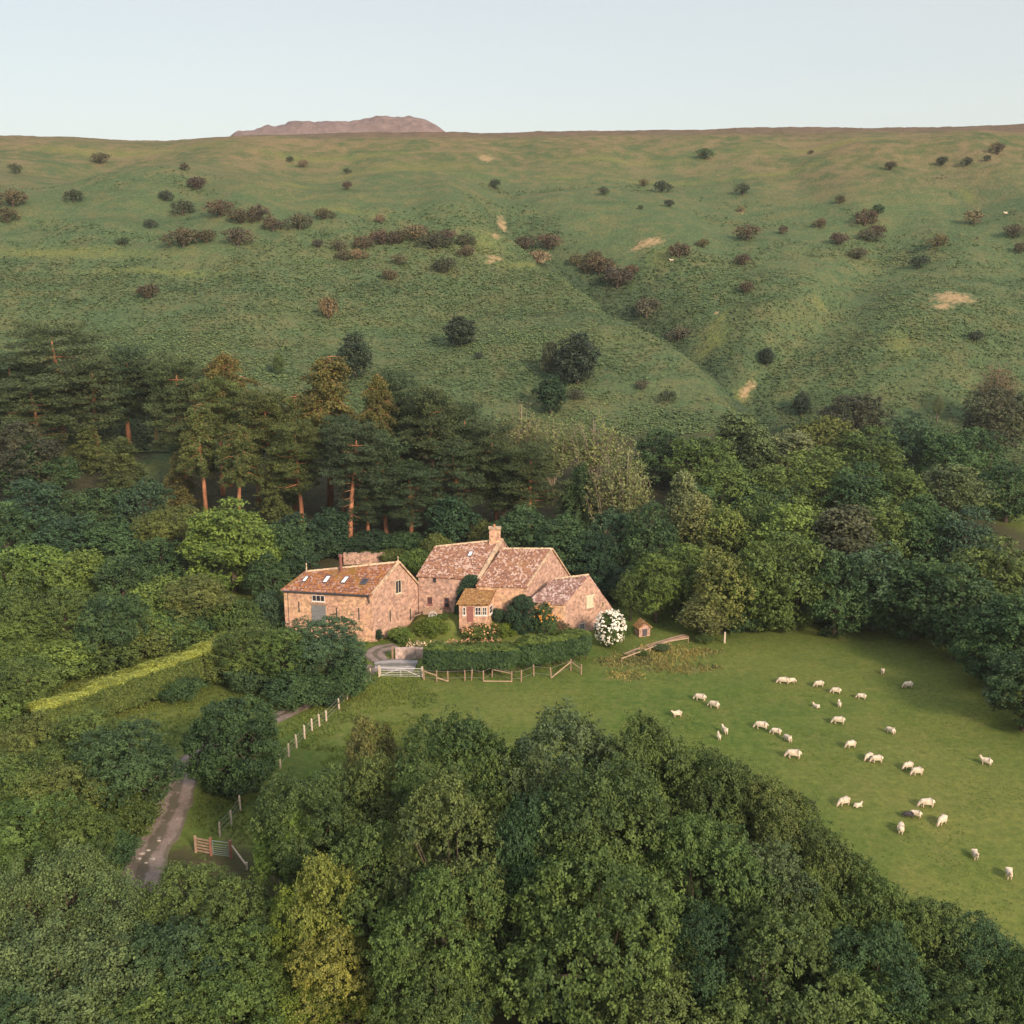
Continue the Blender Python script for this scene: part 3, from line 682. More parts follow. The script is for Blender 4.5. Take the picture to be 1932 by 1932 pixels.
# lane, yard and footpath draped on the ground
def strip(name, cl, mat, lift=.03):
    """cl: list of (x, y, half width)"""
    P = np.array([c[:2] for c in cl]); Wd = np.array([c[2] for c in cl]); seg = np.r_[0, np.cumsum(np.linalg.norm(np.diff(P, axis=0), axis=1))]
    s = np.linspace(0, seg[-1], int(seg[-1] / .5) + 2); k = 17; V = []; rut = []
    px = np.interp(s, seg, P[:, 0]); py = np.interp(s, seg, P[:, 1]); ker = np.ones(7) / 7
    px = np.convolve(np.pad(px, 3, 'edge'), ker, 'valid'); py = np.convolve(np.pad(py, 3, 'edge'), ker, 'valid')
    w = np.interp(s, seg, Wd); tx = np.gradient(px); ty = np.gradient(py); ln = np.hypot(tx, ty); nx_, ny_ = -ty / ln, tx / ln
    for j in range(k):
        q = -1 + 2 * j / (k - 1); ww = w * (1 + .16 * vn(s / 1.3, s * 0 + j // (k - 1) * 7.0, 51))
        xx = px + nx_ * ww * q; yy = py + ny_ * ww * q
        zz = H(xx, yy) + lift + .03 + (.03 * (1 - q * q))
        V.append(np.stack([xx, yy, zz if abs(q) < 1 else zz - .14], 1)); rut.append(np.full(len(xx), 1.0 - min(1.0, abs(abs(q) - .5) * 2.0) ** 1.5))
    V = np.stack(V, 1).reshape(-1, 3); i = np.arange(len(V)).reshape(len(s), k)
    f = np.stack([i[:-1, :-1], i[:-1, 1:], i[1:, 1:], i[1:, :-1]], -1).reshape(-1, 4)[:, ::-1]
    me = np_mesh(name, V, f, mat, smooth=True); at = me.attributes.new('rut', 'FLOAT', 'POINT'); at.data.foreach_set('value', np.stack(rut, 1).ravel().astype(np.float32))
    return tag(obj_from(name, me), kind='structure')
def cl(rows):
    out = []
    for u, v, w in rows:
        p, t = onground(u, v); out.append((p[0], p[1], w))
    return out
strip('lane', [(a, b, w * .92) for a, b, w in cl([(250, 1720, 2.1), (262, 1660, 2.1), (285, 1600, 2.1), (320, 1540, 1.9), (335, 1490, 1.7), (352, 1440, 1.6), (400, 1405, 1.5), (470, 1372, 1.5), (525, 1354, 1.5), (590, 1318, 1.5), (650, 1290, 1.5), (690, 1266, 1.6), (712, 1256, 1.8)])], M['lane'])
strip('yard', cl([(700, 1257, 1.5), (745, 1255, 2.0), (792, 1257, 1.8)]), M['yard'], .07)
strip('drive', cl([(722, 1250, 1.3), (700, 1232, 1.3), (726, 1222, 1.5), (752, 1217, 1.0)]), M['lane'], .05)
strip('footpath', cl([(1175, 1238, .5), (1215, 1222, .5), (1250, 1211, .55), (1300, 1198, .6)]), M['dirt'])

# ------------------------------------------------------------------ buildings
def v2(p): return np.array([p[0], p[1]], float)
def v3(p, z): return np.array([p[0], p[1], z], float)
def lerp(a, b, t): return np.asarray(a) + (np.asarray(b) - np.asarray(a)) * t
class Block:
    """gabled block: eave corners A (front left), B (front right), C (back right), D (back left), ridge ends R1, R2 (3D)"""
    def __init__(s, A, B, R2, C, R1=None, D=None, zb=-1.0):
        s.A, s.B, s.C, s.R2 = map(np.array, (A, B, C, R2)); s.zb = zb
        s.R1 = np.array(R1) if R1 is not None else s.R2 + (s.A - s.B)
        if R1 is not None:      # keep the front slope flat
            n = np.cross(s.B - s.A, s.R2 - s.A); s.R1[2] = s.A[2] - (n[0] * (s.R1[0] - s.A[0]) + n[1] * (s.R1[1] - s.A[1])) / n[2]
        s.D = np.array(D) if D is not None else s.C + (s.A - s.B)
    def walls(s, root, mats, gable_right='stone_house'):
        z = s.zb
        def base(p): return v3(p, z)
        def wall(name, pts, mat):
            m = MB(); pts = [np.array(p) for p in pts]; o = pts[0]; d = pts[1] - pts[0]; d[2] = 0; d /= np.linalg.norm(d)
            m.poly(pts, [(float(np.dot(p - o, d)), float(p[2])) for p in pts]); return m
        front = wall('wall', [base(s.A), base(s.B), s.B, s.A], 0)
        front.build('wall', M[mats], root)
        side = wall('wall', [base(s.B), base(s.C), s.C, s.R2, s.B], 0)
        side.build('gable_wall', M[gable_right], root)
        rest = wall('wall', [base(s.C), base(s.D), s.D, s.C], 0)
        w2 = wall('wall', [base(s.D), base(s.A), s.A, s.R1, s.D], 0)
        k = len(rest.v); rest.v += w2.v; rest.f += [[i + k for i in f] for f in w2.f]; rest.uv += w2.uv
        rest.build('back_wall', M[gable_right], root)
    def roof(s, root, mat, th=.16, ov=.25, end_l=.15, end_r=.10, name='roof'):
        def slab(m, e0, e1, r1, r0):
            """e0,e1 eave left/right; r1,r0 ridge right/left"""
            u = (e1 - e0) / np.linalg.norm(e1 - e0); dl = (e0 - r0) / np.linalg.norm(e0 - r0); dr = (e1 - r1) / np.linalg.norm(e1 - r1)
            ur = (r1 - r0) / np.linalg.norm(r1 - r0)
            a = e0 + dl * ov - u * end_l; b = e1 + dr * ov + u * end_r; c = r1 + ur * end_r; d = r0 - ur * end_l
            up = np.array([0, 0, th]); t = [a + up, b + up, c + up, d + up]; q = [a, b, c, d]
            W = np.linalg.norm(b - a); S = np.linalg.norm(d - a); off = float(np.dot(d - a, u))
            m.poly(t, [(0, 0), (W, 0), (off + np.linalg.norm(c - d), S), (off, S)])
            m.poly(q[::-1])
            for i in range(4):
                j = (i + 1) % 4; m.poly([q[i], q[j], t[j], t[i]], [(0, 0), (.3, 0), (.3, .1), (0, .1)])
        m = MB(); slab(m, s.A, s.B, s.R2, s.R1); slab(m, s.C, s.D, s.R1, s.R2)
        ro = m.build(name, M[mat], root)
        r = MB(); n = int(np.linalg.norm(s.R2 - s.R1) / .45) + 1; d = (s.R2 - s.R1) / n
        for i in range(n):
            p = s.R1 + d * i + [0, 0, th + .02 + .015 * (i % 2)]; q = p + d * .96; w = np.array([0, .17, 0])
            r.poly([p - w - [0, 0, .10], q - w - [0, 0, .10], q + [0, 0, .07], p + [0, 0, .07]]); r.poly([p + [0, 0, .07], q + [0, 0, .07], q + w - [0, 0, .10], p + w - [0, 0, .10]])
            r.poly([q - w - [0, 0, .10], q + w - [0, 0, .10], q + [0, 0, .07]])
        r.build('ridge_tiles', M['coping'], ro)
        return ro
    def verge(s, root, mat='coping', w=.30, h=.20, name='verge'):
        m = MB(); o = (s.B - s.A); o = o / np.linalg.norm(o) * .12; up = np.array([0, 0, .16])
        m.beam(s.B + o + up + (s.B - s.R2) / np.linalg.norm(s.B - s.R2) * .2, s.R2 + o + up, w, h); m.beam(s.R2 + o + up, s.C + o + up + (s.C - s.R2) / np.linalg.norm(s.C - s.R2) * .2, w, h)
        return m.build(name, M[mat], root)
def window(root, P, Q, u0, v0, u1, v1, cols=2, rows=2, name='window', frame='white', pane='glass', sill=True, depth=.06, fw=.07, lab=None, lintel=None):
    """framed window on the vertical wall through P-Q; pixel rectangle gives its place and size"""
    a = onplane(u0, v1, P, Q); b = onplane(u1, v1, P, Q); c = onplane(u0, v0, P, Q)
    d = b - a; d[2] = 0; W = np.linalg.norm(d); d /= W; n = np.array([d[1], -d[0], 0.0]); Hh = c[2] - a[2]
    def at(x, z, o): return a + d * x + np.array([0, 0, z]) + n * o
    def bx(m, x0, x1, z0, z1, o0, o1):
        m.hexa([at(x0, z0, o1), at(x1, z0, o1), at(x1, z0, o0), at(x0, z0, o0)], [at(x0, z1, o1), at(x1, z1, o1), at(x1, z1, o0), at(x0, z1, o0)])
    f = MB()
    bx(f, 0, W, 0, fw, -.05, depth); bx(f, 0, W, Hh - fw, Hh, -.05, depth); bx(f, 0, fw, fw, Hh - fw, -.05, depth); bx(f, W - fw, W, fw, Hh - fw, -.05, depth)
    for i in range(1, cols): x = W * i / cols; bx(f, x - fw * .4, x + fw * .4, fw, Hh - fw, -.05, depth - .012)
    for i in range(1, rows): z = Hh * i / rows; bx(f, fw, W - fw, z - fw * .25, z + fw * .25, -.05, depth - .02)
    if sill: bx(f, -.08, W + .08, -.09, -.002, -.05, depth + .10)
    o = f.build(name, M[frame], root)
    g = MB(); bx(g, fw * .5, W - fw * .5, fw * .5, Hh - fw * .5, -.04, .018); g.build('pane', M[pane], o)
    if lintel:
        l = MB(); bx(l, -.18, W + .18, Hh + .01, Hh + .2, -.05, .035); l.build('lintel', M[lintel], o)
    if lab: tag(o, lab)
    return o
def door(root, P, Q, u0, v0, u1, v1, mat, boards=4, name='door', lab=None, lintel='post_dark'):
    a = onplane(u0, v1, P, Q); b = onplane(u1, v1, P, Q); c = onplane(u0, v0, P, Q)
    d = b - a; d[2] = 0; W = np.linalg.norm(d); d /= W; n = np.array([d[1], -d[0], 0.0]); Hh = c[2] - a[2]
    def at(x, z, o): return a + d * x + np.array([0, 0, z]) + n * o
    m = MB()
    def bx(m, x0, x1, z0, z1, o0, o1):
        m.hexa([at(x0, z0, o1), at(x1, z0, o1), at(x1, z0, o0), at(x0, z0, o0)], [at(x0, z1, o1), at(x1, z1, o1), at(x1, z1, o0), at(x0, z1, o0)])
    for i in range(boards): bx(m, W * i / boards + .012, W * (i + 1) / boards - .012, 0, Hh, -.04, .05)
    bx(m, 0, W, Hh * .2, Hh * .2 + .12, .05, .075); bx(m, 0, W, Hh * .75, Hh * .75 + .12, .05, .075)
    o = m.build(name, M[mat], root)
    h = MB(); bx(h, W * .86, W * .92, Hh * .45, Hh * .45 + .14, .05, .12); h.build('handle', M['darkframe'], o)
    if lintel:
        l = MB(); bx(l, -.15, W + .15, Hh + .01, Hh + .22, -.05, .09); l.build('lintel', M[lintel], o)
    if lab: tag(o, lab)
    return o
def skylight(root, blk, q, pane='skyglass'):
    """q: four pixels (bottom left, bottom right, top right, top left) laid onto the front slope"""
    n = np.cross(blk.B - blk.A, blk.R2 - blk.A); n /= np.linalg.norm(n); o0 = blk.A + np.array([0, 0, .16]); P = []
    for u, v in q:
        d = ray(u, v); t = np.dot(o0 - np.array([0, 0, CZ]), n) / np.dot(d, n); P.append(np.array([0, 0, CZ]) + d * t)
    P = [np.array(p) for p in P]; c = sum(P) / 4; In = [lerp(p, c, .22) for p in P]
    f = MB()
    for i in range(4):
        j = (i + 1) % 4; f.hexa([P[i] - n * .05, P[j] - n * .05, In[j] - n * .05, In[i] - n * .05], [P[i] + n * .10, P[j] + n * .10, In[j] + n * .10, In[i] + n * .10])
    o = f.build('skylight', M['darkframe'], root)
    g = MB(); In = [lerp(p, c, .16) for p in P]; g.hexa([p - n * .05 for p in In], [p + n * .06 for p in In]); g.build('pane', M[pane], o)
    return o

# --- barn
A = onz(535, 1112, 6.1); B = onz(702, 1121, 6.2); R2 = onz(751, 1062, 9.1); R1 = onz(576, 1060, 9.1)
Cc = onplane(801, 1119, B, R2); D = R1 + (R1 - A) * .95; D[2] = Cc[2]
barn_b = Block(A, B, R2, Cc, R1, D, zb=-1.2)
barn = tag(empty('barn', (0, 0, 0)), 'long stone barn with rusty orange roof and three pale skylights', 'barn')
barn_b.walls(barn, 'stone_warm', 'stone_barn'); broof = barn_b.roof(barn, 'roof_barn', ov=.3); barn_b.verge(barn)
g_ = MB(); o_ = np.array([0, -.34, -.12]); g_.beam(A + o_, B + o_ - (B - A) * .03, .16, .14); g_.beam(B + o_ - (B - A) * .035, B + [-.35, -.1, -1.1], .09, .09); g_.beam(A + [.5, -.06, -.2], A + [.5, -.06, -6.0], .09, .09)
g_.build('gutter', M['gutter'], barn)
for q, pn in (([(569, 1098), (576, 1098), (584, 1087), (577, 1087)], 'skyglass'), ([(607, 1100), (616, 1100), (626, 1086), (617, 1086)], 'skyglass'),
              ([(641, 1101), (650, 1101), (661, 1087), (652, 1087)], 'skyglass'), ([(678, 1103), (690, 1103), (697, 1092), (685, 1092)], 'glass')):
    skylight(barn, barn_b, q, pn)
window(barn, A, B, 589, 1122, 613, 1134, 3, 1, frame='white', lab='white framed loft window with one shuttered light')
door(barn, A, B, 589, 1141, 616, 1180, 'blue_door', 5, lab='grey blue boarded barn door')
for u in (563, 634, 676): window(barn, A, B, u, 1146 if u > 600 else 1134, u + 3.2, 1170 if u > 600 else 1156, 1, 1, name='slit_opening', frame='coping', sill=False, depth=.02, fw=.04)
window(barn, B, R2, 746, 1096, 757, 1121, 2, 1, frame='cream', lab='tall narrow gable window')
for u, v in ((735, 1150), (773, 1148)): window(barn, B, R2, u, v, u + 3, v + 24, 1, 1, name='slit_opening', frame='coping', sill=False, depth=.02, fw=.04)
fm = MB(); p = lerp(lerp(barn_b.R1, R2, .43), lerp(A, B, .43), .18); fm.tube([p + [0, 0, -.1], p + [0, 0, 2.1]], [.2, .2], 10); fm.tube([p + [0, 0, 2.02], p + [0, 0, 2.3]], [.3, .26], 10); fm.build('flue', M['flue'], barn)
for q, hh in ((barn_b.R1 + [.1, 0, 0], 1.1), (R2, .75)):
    f_ = MB(); f_.tube([q + [0, 0, .1], q + [0, 0, .35], q + [0.03, 0, hh]], [.16, .09, .05], 6); f_.tube([q + [0, 0, hh - .05], q + [0, 0, hh + .12]], [.1, .03], 6); f_.build('finial', M['coping'], barn)

# --- farmhouse: three joined blocks, porch, chimney
house = tag(empty('farmhouse', (0, 0, 0)), 'stone farmhouse with stepped lichen covered roofs and one chimney', 'house')
lA = onz(789, 1086, 6.7); lB = onz(905, 1092, 6.6); lR1 = onz(822, 1021, 10.2); lR2 = onz(946, 1020, 10.2); lC = lR2 + (lR2 - lB) * .9; lC[2] = 5.5
left = Block(lA, lB, lR2, lC, lR1, lR1 + (lR1 - lA) * .9 * [1, 1, -1.2], zb=0.3)
left.walls(house, 'stone_house', 'stone_house'); left.roof(house, 'roof_house', end_r=-.1); 
m = MB(); up = np.array([.05, 0, .22]); m.beam(lB + up + (lB - lR2) * .06, lR2 + up, .5, .3); m.build('coping', M['coping'], house)
rA = onz(899, 1104, 6.1); rB = onz(994, 1107, 6.1); rR1 = onz(948, 1035, 9.7); rR2 = onz(1040, 1037, 9.7); rC = onplane(1075, 1091, rB, rR2)
mid = Block(rA, rB, rR2, rC, rR1, None, zb=-.6)
mid.walls(house, 'stone_warm', 'stone_house'); mid.roof(house, 'roof_house', end_l=-.02); mid.verge(house, 'coping', .22, .14)
wA = onz(997, 1134, 4.5); wB = onz(1065, 1140, 4.4); wR1 = onz(1047, 1085, 7.4); wR2 = onz(1111, 1086, 7.4); wC = onplane(1156, 1150, wB, wR2)
wing = Block(wA, wB, wR2, wC, wR1, None, zb=-1.2)
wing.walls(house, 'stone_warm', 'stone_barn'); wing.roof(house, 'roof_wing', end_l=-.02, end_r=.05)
cm = MB(); p = lerp(lR2, lR1, .10); rz = math.atan2((lR2 - lR1)[1], (lR2 - lR1)[0])
cm.box((p[0], p[1], p[2] + .55), (1.45, .95, 2.2), rz); ch = cm.build('chimney', M['stone_warm'], house)
cm = MB(); cm.box((p[0], p[1], p[2] + 1.72), (1.62, 1.12, .16), rz); cm.build('cap', M['coping'], ch)
cm = MB(); cm.tube([(p[0] - .05, p[1], p[2] + 1.78), (p[0] - .05, p[1], p[2] + 2.2)], [.17, .13], 10); cm.build('chimney_pot', M['terracotta'], ch)
window(house, lA, lB, 817, 1089, 823, 1099, 1, 1, frame='darkframe', sill=False)
window(house, lA, lB, 807, 1126, 816, 1140, 2, 1, frame='brown_door', lintel='coping')
window(house, lA, lB, 838, 1127, 848, 1146, 1, 2, frame='brown_door', lintel='coping')
skylight(house, left, [(881, 1050), (889, 1050), (894, 1040), (886, 1040)])
window(house, rA, rB, 955, 1145, 970, 1158, 2, 2, frame='cream', pane='cream', sill=True, lab='cream shuttered ground floor window')
window(house, wB, wR2, 1106, 1127, 1119, 1147, 2, 1, frame='cream', pane='cream', lintel='cream', lab='gable window with cream shutters')
window(house, wB, wR2, 1092, 1177, 1103, 1193, 3, 1, frame='white')
window(house, wB, wR2, 1120, 1174, 1131, 1191, 3, 1, frame='white')
window(house, wB, wR2, 1135, 1136, 1139, 1146, 1, 1, frame='coping', sill=False, name='slit_opening')
# lean-to porch
pA = onz(866, 1139, 4.55); pB = onz(920, 1139.5, 4.55); k_ = lerp(rA, rB, .1); n_ = v3(rB - rA, 0); n_ /= np.linalg.norm(n_); n_ = np.array([-n_[1], n_[0], 0])
dpt = float(np.dot((rA - pA) * [1, 1, 0], n_)) + .02
qA = pA + n_ * dpt + [0.6, 0, .95]; qB = pB + n_ * dpt + [0.6, 0, .95]
porch = tag(obj_from('porch', bpy.data.meshes.new('porch_empty')), None) if False else None
pm = MB(); zb = 1.0
W0, W1, W2, W3 = v3(pA, zb), v3(pB, zb), v3(qB, zb), v3(qA, zb)
sillz = 2.75
def wl(m, pts):
    o = pts[0]; d = pts[1] - pts[0]; d = d * [1, 1, 0]; d /= np.linalg.norm(d); m.poly(pts, [(float(np.dot(p_ - o, d)), float(p_[2])) for p_ in pts])
wl(pm, [W0, W1, v3(pB, 4.55), v3(pA, 4.55)]); wl(pm, [W1, W2, qB, v3(pB, 4.55)]); wl(pm, [W3, W0, v3(pA, 4.55), qA])
po = pm.build('porch', M['stone_warm'], house)
rm = MB(); e = (pB - pA) / np.linalg.norm(pB - pA) * .25; dn = (pA - qA) / np.linalg.norm(pA - qA) * .3
a_, b_, c_, d_ = pA - e + dn, pB + e + dn, qB + e, qA - e; u_ = np.array([0, 0, .12])
rm.poly([a_ + u_, b_ + u_, c_ + u_, d_ + u_], [(0, 0), (4, 0), (4, 2), (0, 2)]); rm.poly([d_, c_, b_, a_])
for i, (s_, t_) in enumerate(((a_, b_), (b_, c_), (c_, d_), (d_, a_))): rm.poly([s_, t_, t_ + u_, s_ + u_])
rm.build('porch_roof', M['roof_porch'], po)
for u0, u1, c2 in ((873, 879, 1), (896, 908, 2), (910, 919, 2)): window(po, pA, pB, u0, 1145, u1, 1161, c2, 2, frame='white', fw=.09)
door(po, pA, pB, 881, 1144, 893, 1173, 'brown_door', 3, name='porch_door', lintel=None)
for u0, u1 in ((923, 929), (931, 936)): window(po, pB, qB, u0, 1145, u1, 1160, 1, 2, frame='white', fw=.09)

# --- small stone well house right of the garden
p, t = onground(1212, 1198)
sh = tag(empty('stone_hut', p, R(20)), 'tiny stone hut with a tiled roof beside the white rose', 'hut')
m = MB(); m.box((0, 0, .45), (1.5, 1.2, 1.5)); m.poly([(-.75, -.6, 1.2), (.75, -.6, 1.2), (0, -.6, 1.9)]); m.build('wall', M['stone_house'], sh)
m = MB(); m.beam((-.95, 0, 1.1), (.05, 0, 1.98), 1.6, .12); m.beam((.95, 0, 1.1), (-.05, 0, 1.98), 1.6, .12); m.build('roof', M['roof_porch'], sh)
m = MB(); m.box((0, -.62, .55), (.6, .08, .9)); m.build('door', M['darkframe'], sh)

# --- ruined stone wall behind the barn
def rubble_wall(name, label, pts, hgt, th, mat, cat='wall', rough=.25):
    m = MB()
    for (p0, p1) in zip(pts[:-1], pts[1:]):
        p0 = np.array(p0, float); p1 = np.array(p1, float); Ls = np.linalg.norm(p1 - p0); n = max(2, int(Ls / .5)); d = (p1 - p0) / Ls; nn = np.array([-d[1], d[0]])
        for i in range(n):
            c0 = p0 + d * Ls * i / n; c1 = p0 + d * Ls * (i + 1) / n; z0 = float(H(*c0)) - .3; h_ = hgt * (1 + rough * float(vn(np.array(i * .37), np.array(c0[0]), 61)))
            a = c0 - nn * th / 2; b = c1 - nn * th / 2; c = c1 + nn * th / 2; e = c0 + nn * th / 2; j = .02 * (i % 2)
            m.hexa([(*(a - nn * j), z0), (*(b - nn * j), z0), (*(c + nn * j), z0), (*(e + nn * j), z0)], [(*(a - nn * j), z0 + .3 + h_), (*(b - nn * j), z0 + .3 + h_), (*(c + nn * j), z0 + .3 + h_), (*(e + nn * j), z0 + .3 + h_)])
    return tag(m.build(name, M[mat]), label, cat)
a, _ = onground(648, 1045, 1.5); b, _ = onground(718, 1040, 1.8); c, _ = onground(735, 1058, .6)
rubble_wall('stone_wall', 'rough reddish stone wall on the bank behind the barn', [a[:2], b[:2], c[:2]], 1.5, .9, 'stone_barn', rough=.14)
a, _ = onground(746, 1243); b, _ = onground(800, 1240)
rubble_wall('garden_wall', 'low pale stone wall between the yard and the garden hedge', [a[:2], b[:2]], 1.25, .6, 'stone_garden', rough=.08)
p, t = onground(741, 1243)
m = MB(); m.beam(p + [0, 0, -.3], p + [0, 0, 1.55], .22, .22); tag(m.build('gatepost', M['post_dark']), 'dark gatepost at the left end of the low garden wall', 'post')
# parked trailer wheel and cart against the farmhouse
p, t = onground(816, 1166)
ct = tag(empty('cart', p, R(8)), 'dark wooden cart with a pale wheel parked against the farmhouse', 'cart')
m = MB(); m.box((0, 0, .75), (2.4, 1.1, .12)); m.box((0, -.52, 1.0), (2.4, .06, .4)); m.box((0, .52, 1.0), (2.4, .06, .4)); m.box((1.17, 0, 1.0), (.06, 1.0, .4)); m.beam((-1.2, 0, .7), (-2.3, 0, .35), .1, .1); m.build('body', M['post_dark'], ct)
for sgn in (-1, 1):
    m = MB(); y0 = .62 * sgn
    ring = [(.5 * math.cos(q * math.pi / 8), y0, .5 + .5 * math.sin(q * math.pi / 8)) for q in range(17)]
    m.tube(ring, [.05] * 17, 5)
    for q in range(0, 16, 2): m.beam((0, y0, .5), ring[q], .04, .04)
    m.tube([(0, y0 - .08, .5), (0, y0 + .08, .5)], [.09, .09], 8); m.build('wheel', M['metal_white'], ct)

# ------------------------------------------------------------------ hedges and garden plants
def hedge(name, label, rows, hgt, th, body, topc=None, nper=150, leaf=.22, base=.0, rnd=.35, cat='hedge', bulge=0.0):
    """rows: plan points; leaves on the faces and top of a long rounded box"""
    P = np.array([r[:2] for r in rows], float); seg = np.r_[0, np.cumsum(np.linalg.norm(np.diff(P, axis=0), axis=1))]; Lt = seg[-1]
    root = empty(name, (P[0][0], P[0][1], float(H(*P[0])))); o0 = np.array(root.location)
    def emit(n, side_lo, side_hi, part, colour, tintc, up=.3):
        s = rng.uniform(0, Lt, n); x = np.interp(s, seg, P[:, 0]); y = np.interp(s, seg, P[:, 1]); e = .5
        tx = np.interp(s + e, seg, P[:, 0]) - np.interp(s - e, seg, P[:, 0]); ty = np.interp(s + e, seg, P[:, 1]) - np.interp(s - e, seg, P[:, 1]); l = np.hypot(tx, ty) + 1e-6; nx_, ny_ = -ty / l, tx / l
        a = rng.uniform(side_lo, side_hi, n)            # angle round the section
        sup = np.maximum(np.abs(np.cos(a)), np.abs(np.sin(a))) ** .75
        bump = 1 + .13 * vn(s / 1.4, a * 1.5, 71) + .10 * vn(s / .5, a * 3, 72)
        r = rng.uniform(.86, 1.04, n) * bump
        lx = np.cos(a) / sup * th / 2 * r; lz = np.sin(a) / sup * hgt / 2 * r
        endf = np.minimum(1, np.minimum(s, Lt - s) / (th * .5)); endf = np.sqrt(np.clip(endf, .05, 1)) if bulge else np.ones(n)
        z = H(x, y) + base + hgt / 2 + lz * (1 if not bulge else (.6 + .4 * endf))
        px = x + nx_ * lx * endf; py = y + ny_ * lx * endf
        out = unit(np.stack([nx_ * np.cos(a), ny_ * np.cos(a), np.sin(a)], 1))
        Lf = Leaves(); sprigs(Lf, np.stack([px, py, z], 1) - o0, out, 6, .09, leaf, np.clip(tintc + rng.normal(size=n) * .18 + .15 * vn(s / 1.5, a, 73), 0, 1), up, rnd)
        ob = obj_from(part, Lf.mesh(name + '_' + part, M['leaf']), root); ob.color = (*colour, 1)
    tot = int(nper * Lt * (hgt + th))
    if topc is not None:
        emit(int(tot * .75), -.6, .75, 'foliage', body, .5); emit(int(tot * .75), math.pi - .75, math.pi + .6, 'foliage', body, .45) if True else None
        emit(int(tot * .7), math.pi * .25, math.pi * .75, 'new_growth', topc, .6, .8)  # leaves on top coloured paler and yellower than the sides
    else:
        emit(int(tot * 1.6), -.6, math.pi + .6, 'foliage', body, .45)
    m = MB(); n = max(3, int(Lt / .8))
    for i in range(n):
        s = (i + .5) / n * Lt; x = float(np.interp(s, seg, P[:, 0])); y = float(np.interp(s, seg, P[:, 1])); g = float(H(x, y)); q = rng.normal(size=2) * .1
        m.tube([(x - o0[0], y - o0[1], g - .3 - o0[2]), (x + q[0] - o0[0], y + q[1] - o0[1], g + base + hgt * .8 - o0[2])], [.07, .03], 4)
    m.build('stem', M['bark'], root)
    return tag(root, label, cat)
def gp(u, v, h=0.0): return onground(u, v, h)[0]
a = gp(62, 1347, 3.4); b = gp(215, 1290, 3.4); c = gp(368, 1238, 3.4)
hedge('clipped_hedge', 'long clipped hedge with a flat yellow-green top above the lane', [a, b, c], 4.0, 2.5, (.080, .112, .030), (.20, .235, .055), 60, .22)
a = gp(371, 1237, 3.4); b = gp(436, 1203, 3.4)
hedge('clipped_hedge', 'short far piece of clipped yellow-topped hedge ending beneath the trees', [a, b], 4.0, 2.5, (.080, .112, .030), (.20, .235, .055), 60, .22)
a = gp(800, 1277); b = gp(880, 1277); c = gp(978, 1277)
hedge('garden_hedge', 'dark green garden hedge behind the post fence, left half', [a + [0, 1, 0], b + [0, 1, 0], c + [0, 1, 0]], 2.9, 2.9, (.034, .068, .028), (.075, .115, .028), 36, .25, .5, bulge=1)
a = gp(972, 1272); b = gp(1040, 1264); c = gp(1112, 1248)
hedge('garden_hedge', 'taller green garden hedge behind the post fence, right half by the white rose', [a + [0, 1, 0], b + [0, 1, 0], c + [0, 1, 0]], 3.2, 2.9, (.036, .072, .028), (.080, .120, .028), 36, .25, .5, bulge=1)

def shrub(u, v, w, h, col, label, name='shrub', flowers=None, cat='shrub', kind='shrub', zoff=0.0):
    """u, v: foot"""
    p, t = onground(u, v); W = w * t / F; p = p + [0, W * .3, zoff]
    root = place(kind, p, h, W, col, label, cat, 'garden shrubs'); root.name = name
    if flowers:
        n, fc, size, mat, lo = flowers
        Lf = Leaves(); d = rdirs(n * 3); d = d[(d[:, 2] > lo)][:n]; k = rng.uniform(.85, 1.06, len(d))[:, None]
        clump = vn(d[:, 0] * 6, d[:, 2] * 6 + d[:, 1] * 5, 81) > -.15; d = d[clump]; k = k[clump]
        P = d * k * np.array([W / 2, W / 2, h * .5]) + [0, 0, h * .52]
        c = np.repeat(P, 4, 0) + rng.normal(size=(len(P) * 4, 3)) * .05
        Lf.add(c, unit(np.repeat(d, 4, 0) * .8 + rdirs(len(c)) * .5 + [0, 0, .3]), size * rng.uniform(.7, 1.3, len(c)), .5, .8)
        fo = bpy.data.objects.new('flowers', Lf.mesh('flowers', M[mat])); COL.objects.link(fo); fo.color = (*fc, 1); fo['kind'] = 'stuff'
        fo.parent = root; s = root.scale; fo.scale = (1 / s[0], 1 / s[1], 1 / s[2]); fo.rotation_euler = (0, 0, 0)
    return root
shrub(1152, 1226, 58, 4.6, 'mid', 'big rose bush smothered in creamy white blossom at the wing corner', 'rose_bush', (900, (1, 1, 1), .22, 'petal', -.75))
shrub(755, 1216, 52, 2.0, 'bright', 'small yellow-green shrub above the garden wall', )
shrub(812, 1207, 68, 2.6, 'lime', 'broad light green shrub between barn and porch')
shrub(716, 1212, 14, 1.8, 'deep', 'slim dark shrub against the barn gable corner', kind='spire')
shrub(880, 1184, 24, 1.0, 'plum', 'small dark reddish shrub below the porch step')
shrub(905, 1214, 74, 2.2, 'olive', 'olive shrub in the middle of the garden bed', 'shrub', (150, (.55, .30, .20), .16, 'leaf', .1))
shrub(955, 1206, 44, 1.9, 'lime', 'pale lime shrub left of the tall dark garden bush')
shrub(940, 1180, 30, 2.2, 'blue', 'grey-green shrub at the right side of the porch')
shrub(986, 1204, 66, 5.3, 'deep', 'tall dark green bush against the farmhouse front wall', kind='dense')
shrub(1030, 1205, 56, 4.6, 'dark', 'dark climbing rose bush with orange blooms by the wing', 'rose_bush', (60, (.55, .25, .05), .2, 'leaf', -.3), kind='shrub')
shrub(1060, 1204, 30, 2.6, 'rust', 'orange flowered climber on the corner of the wing')
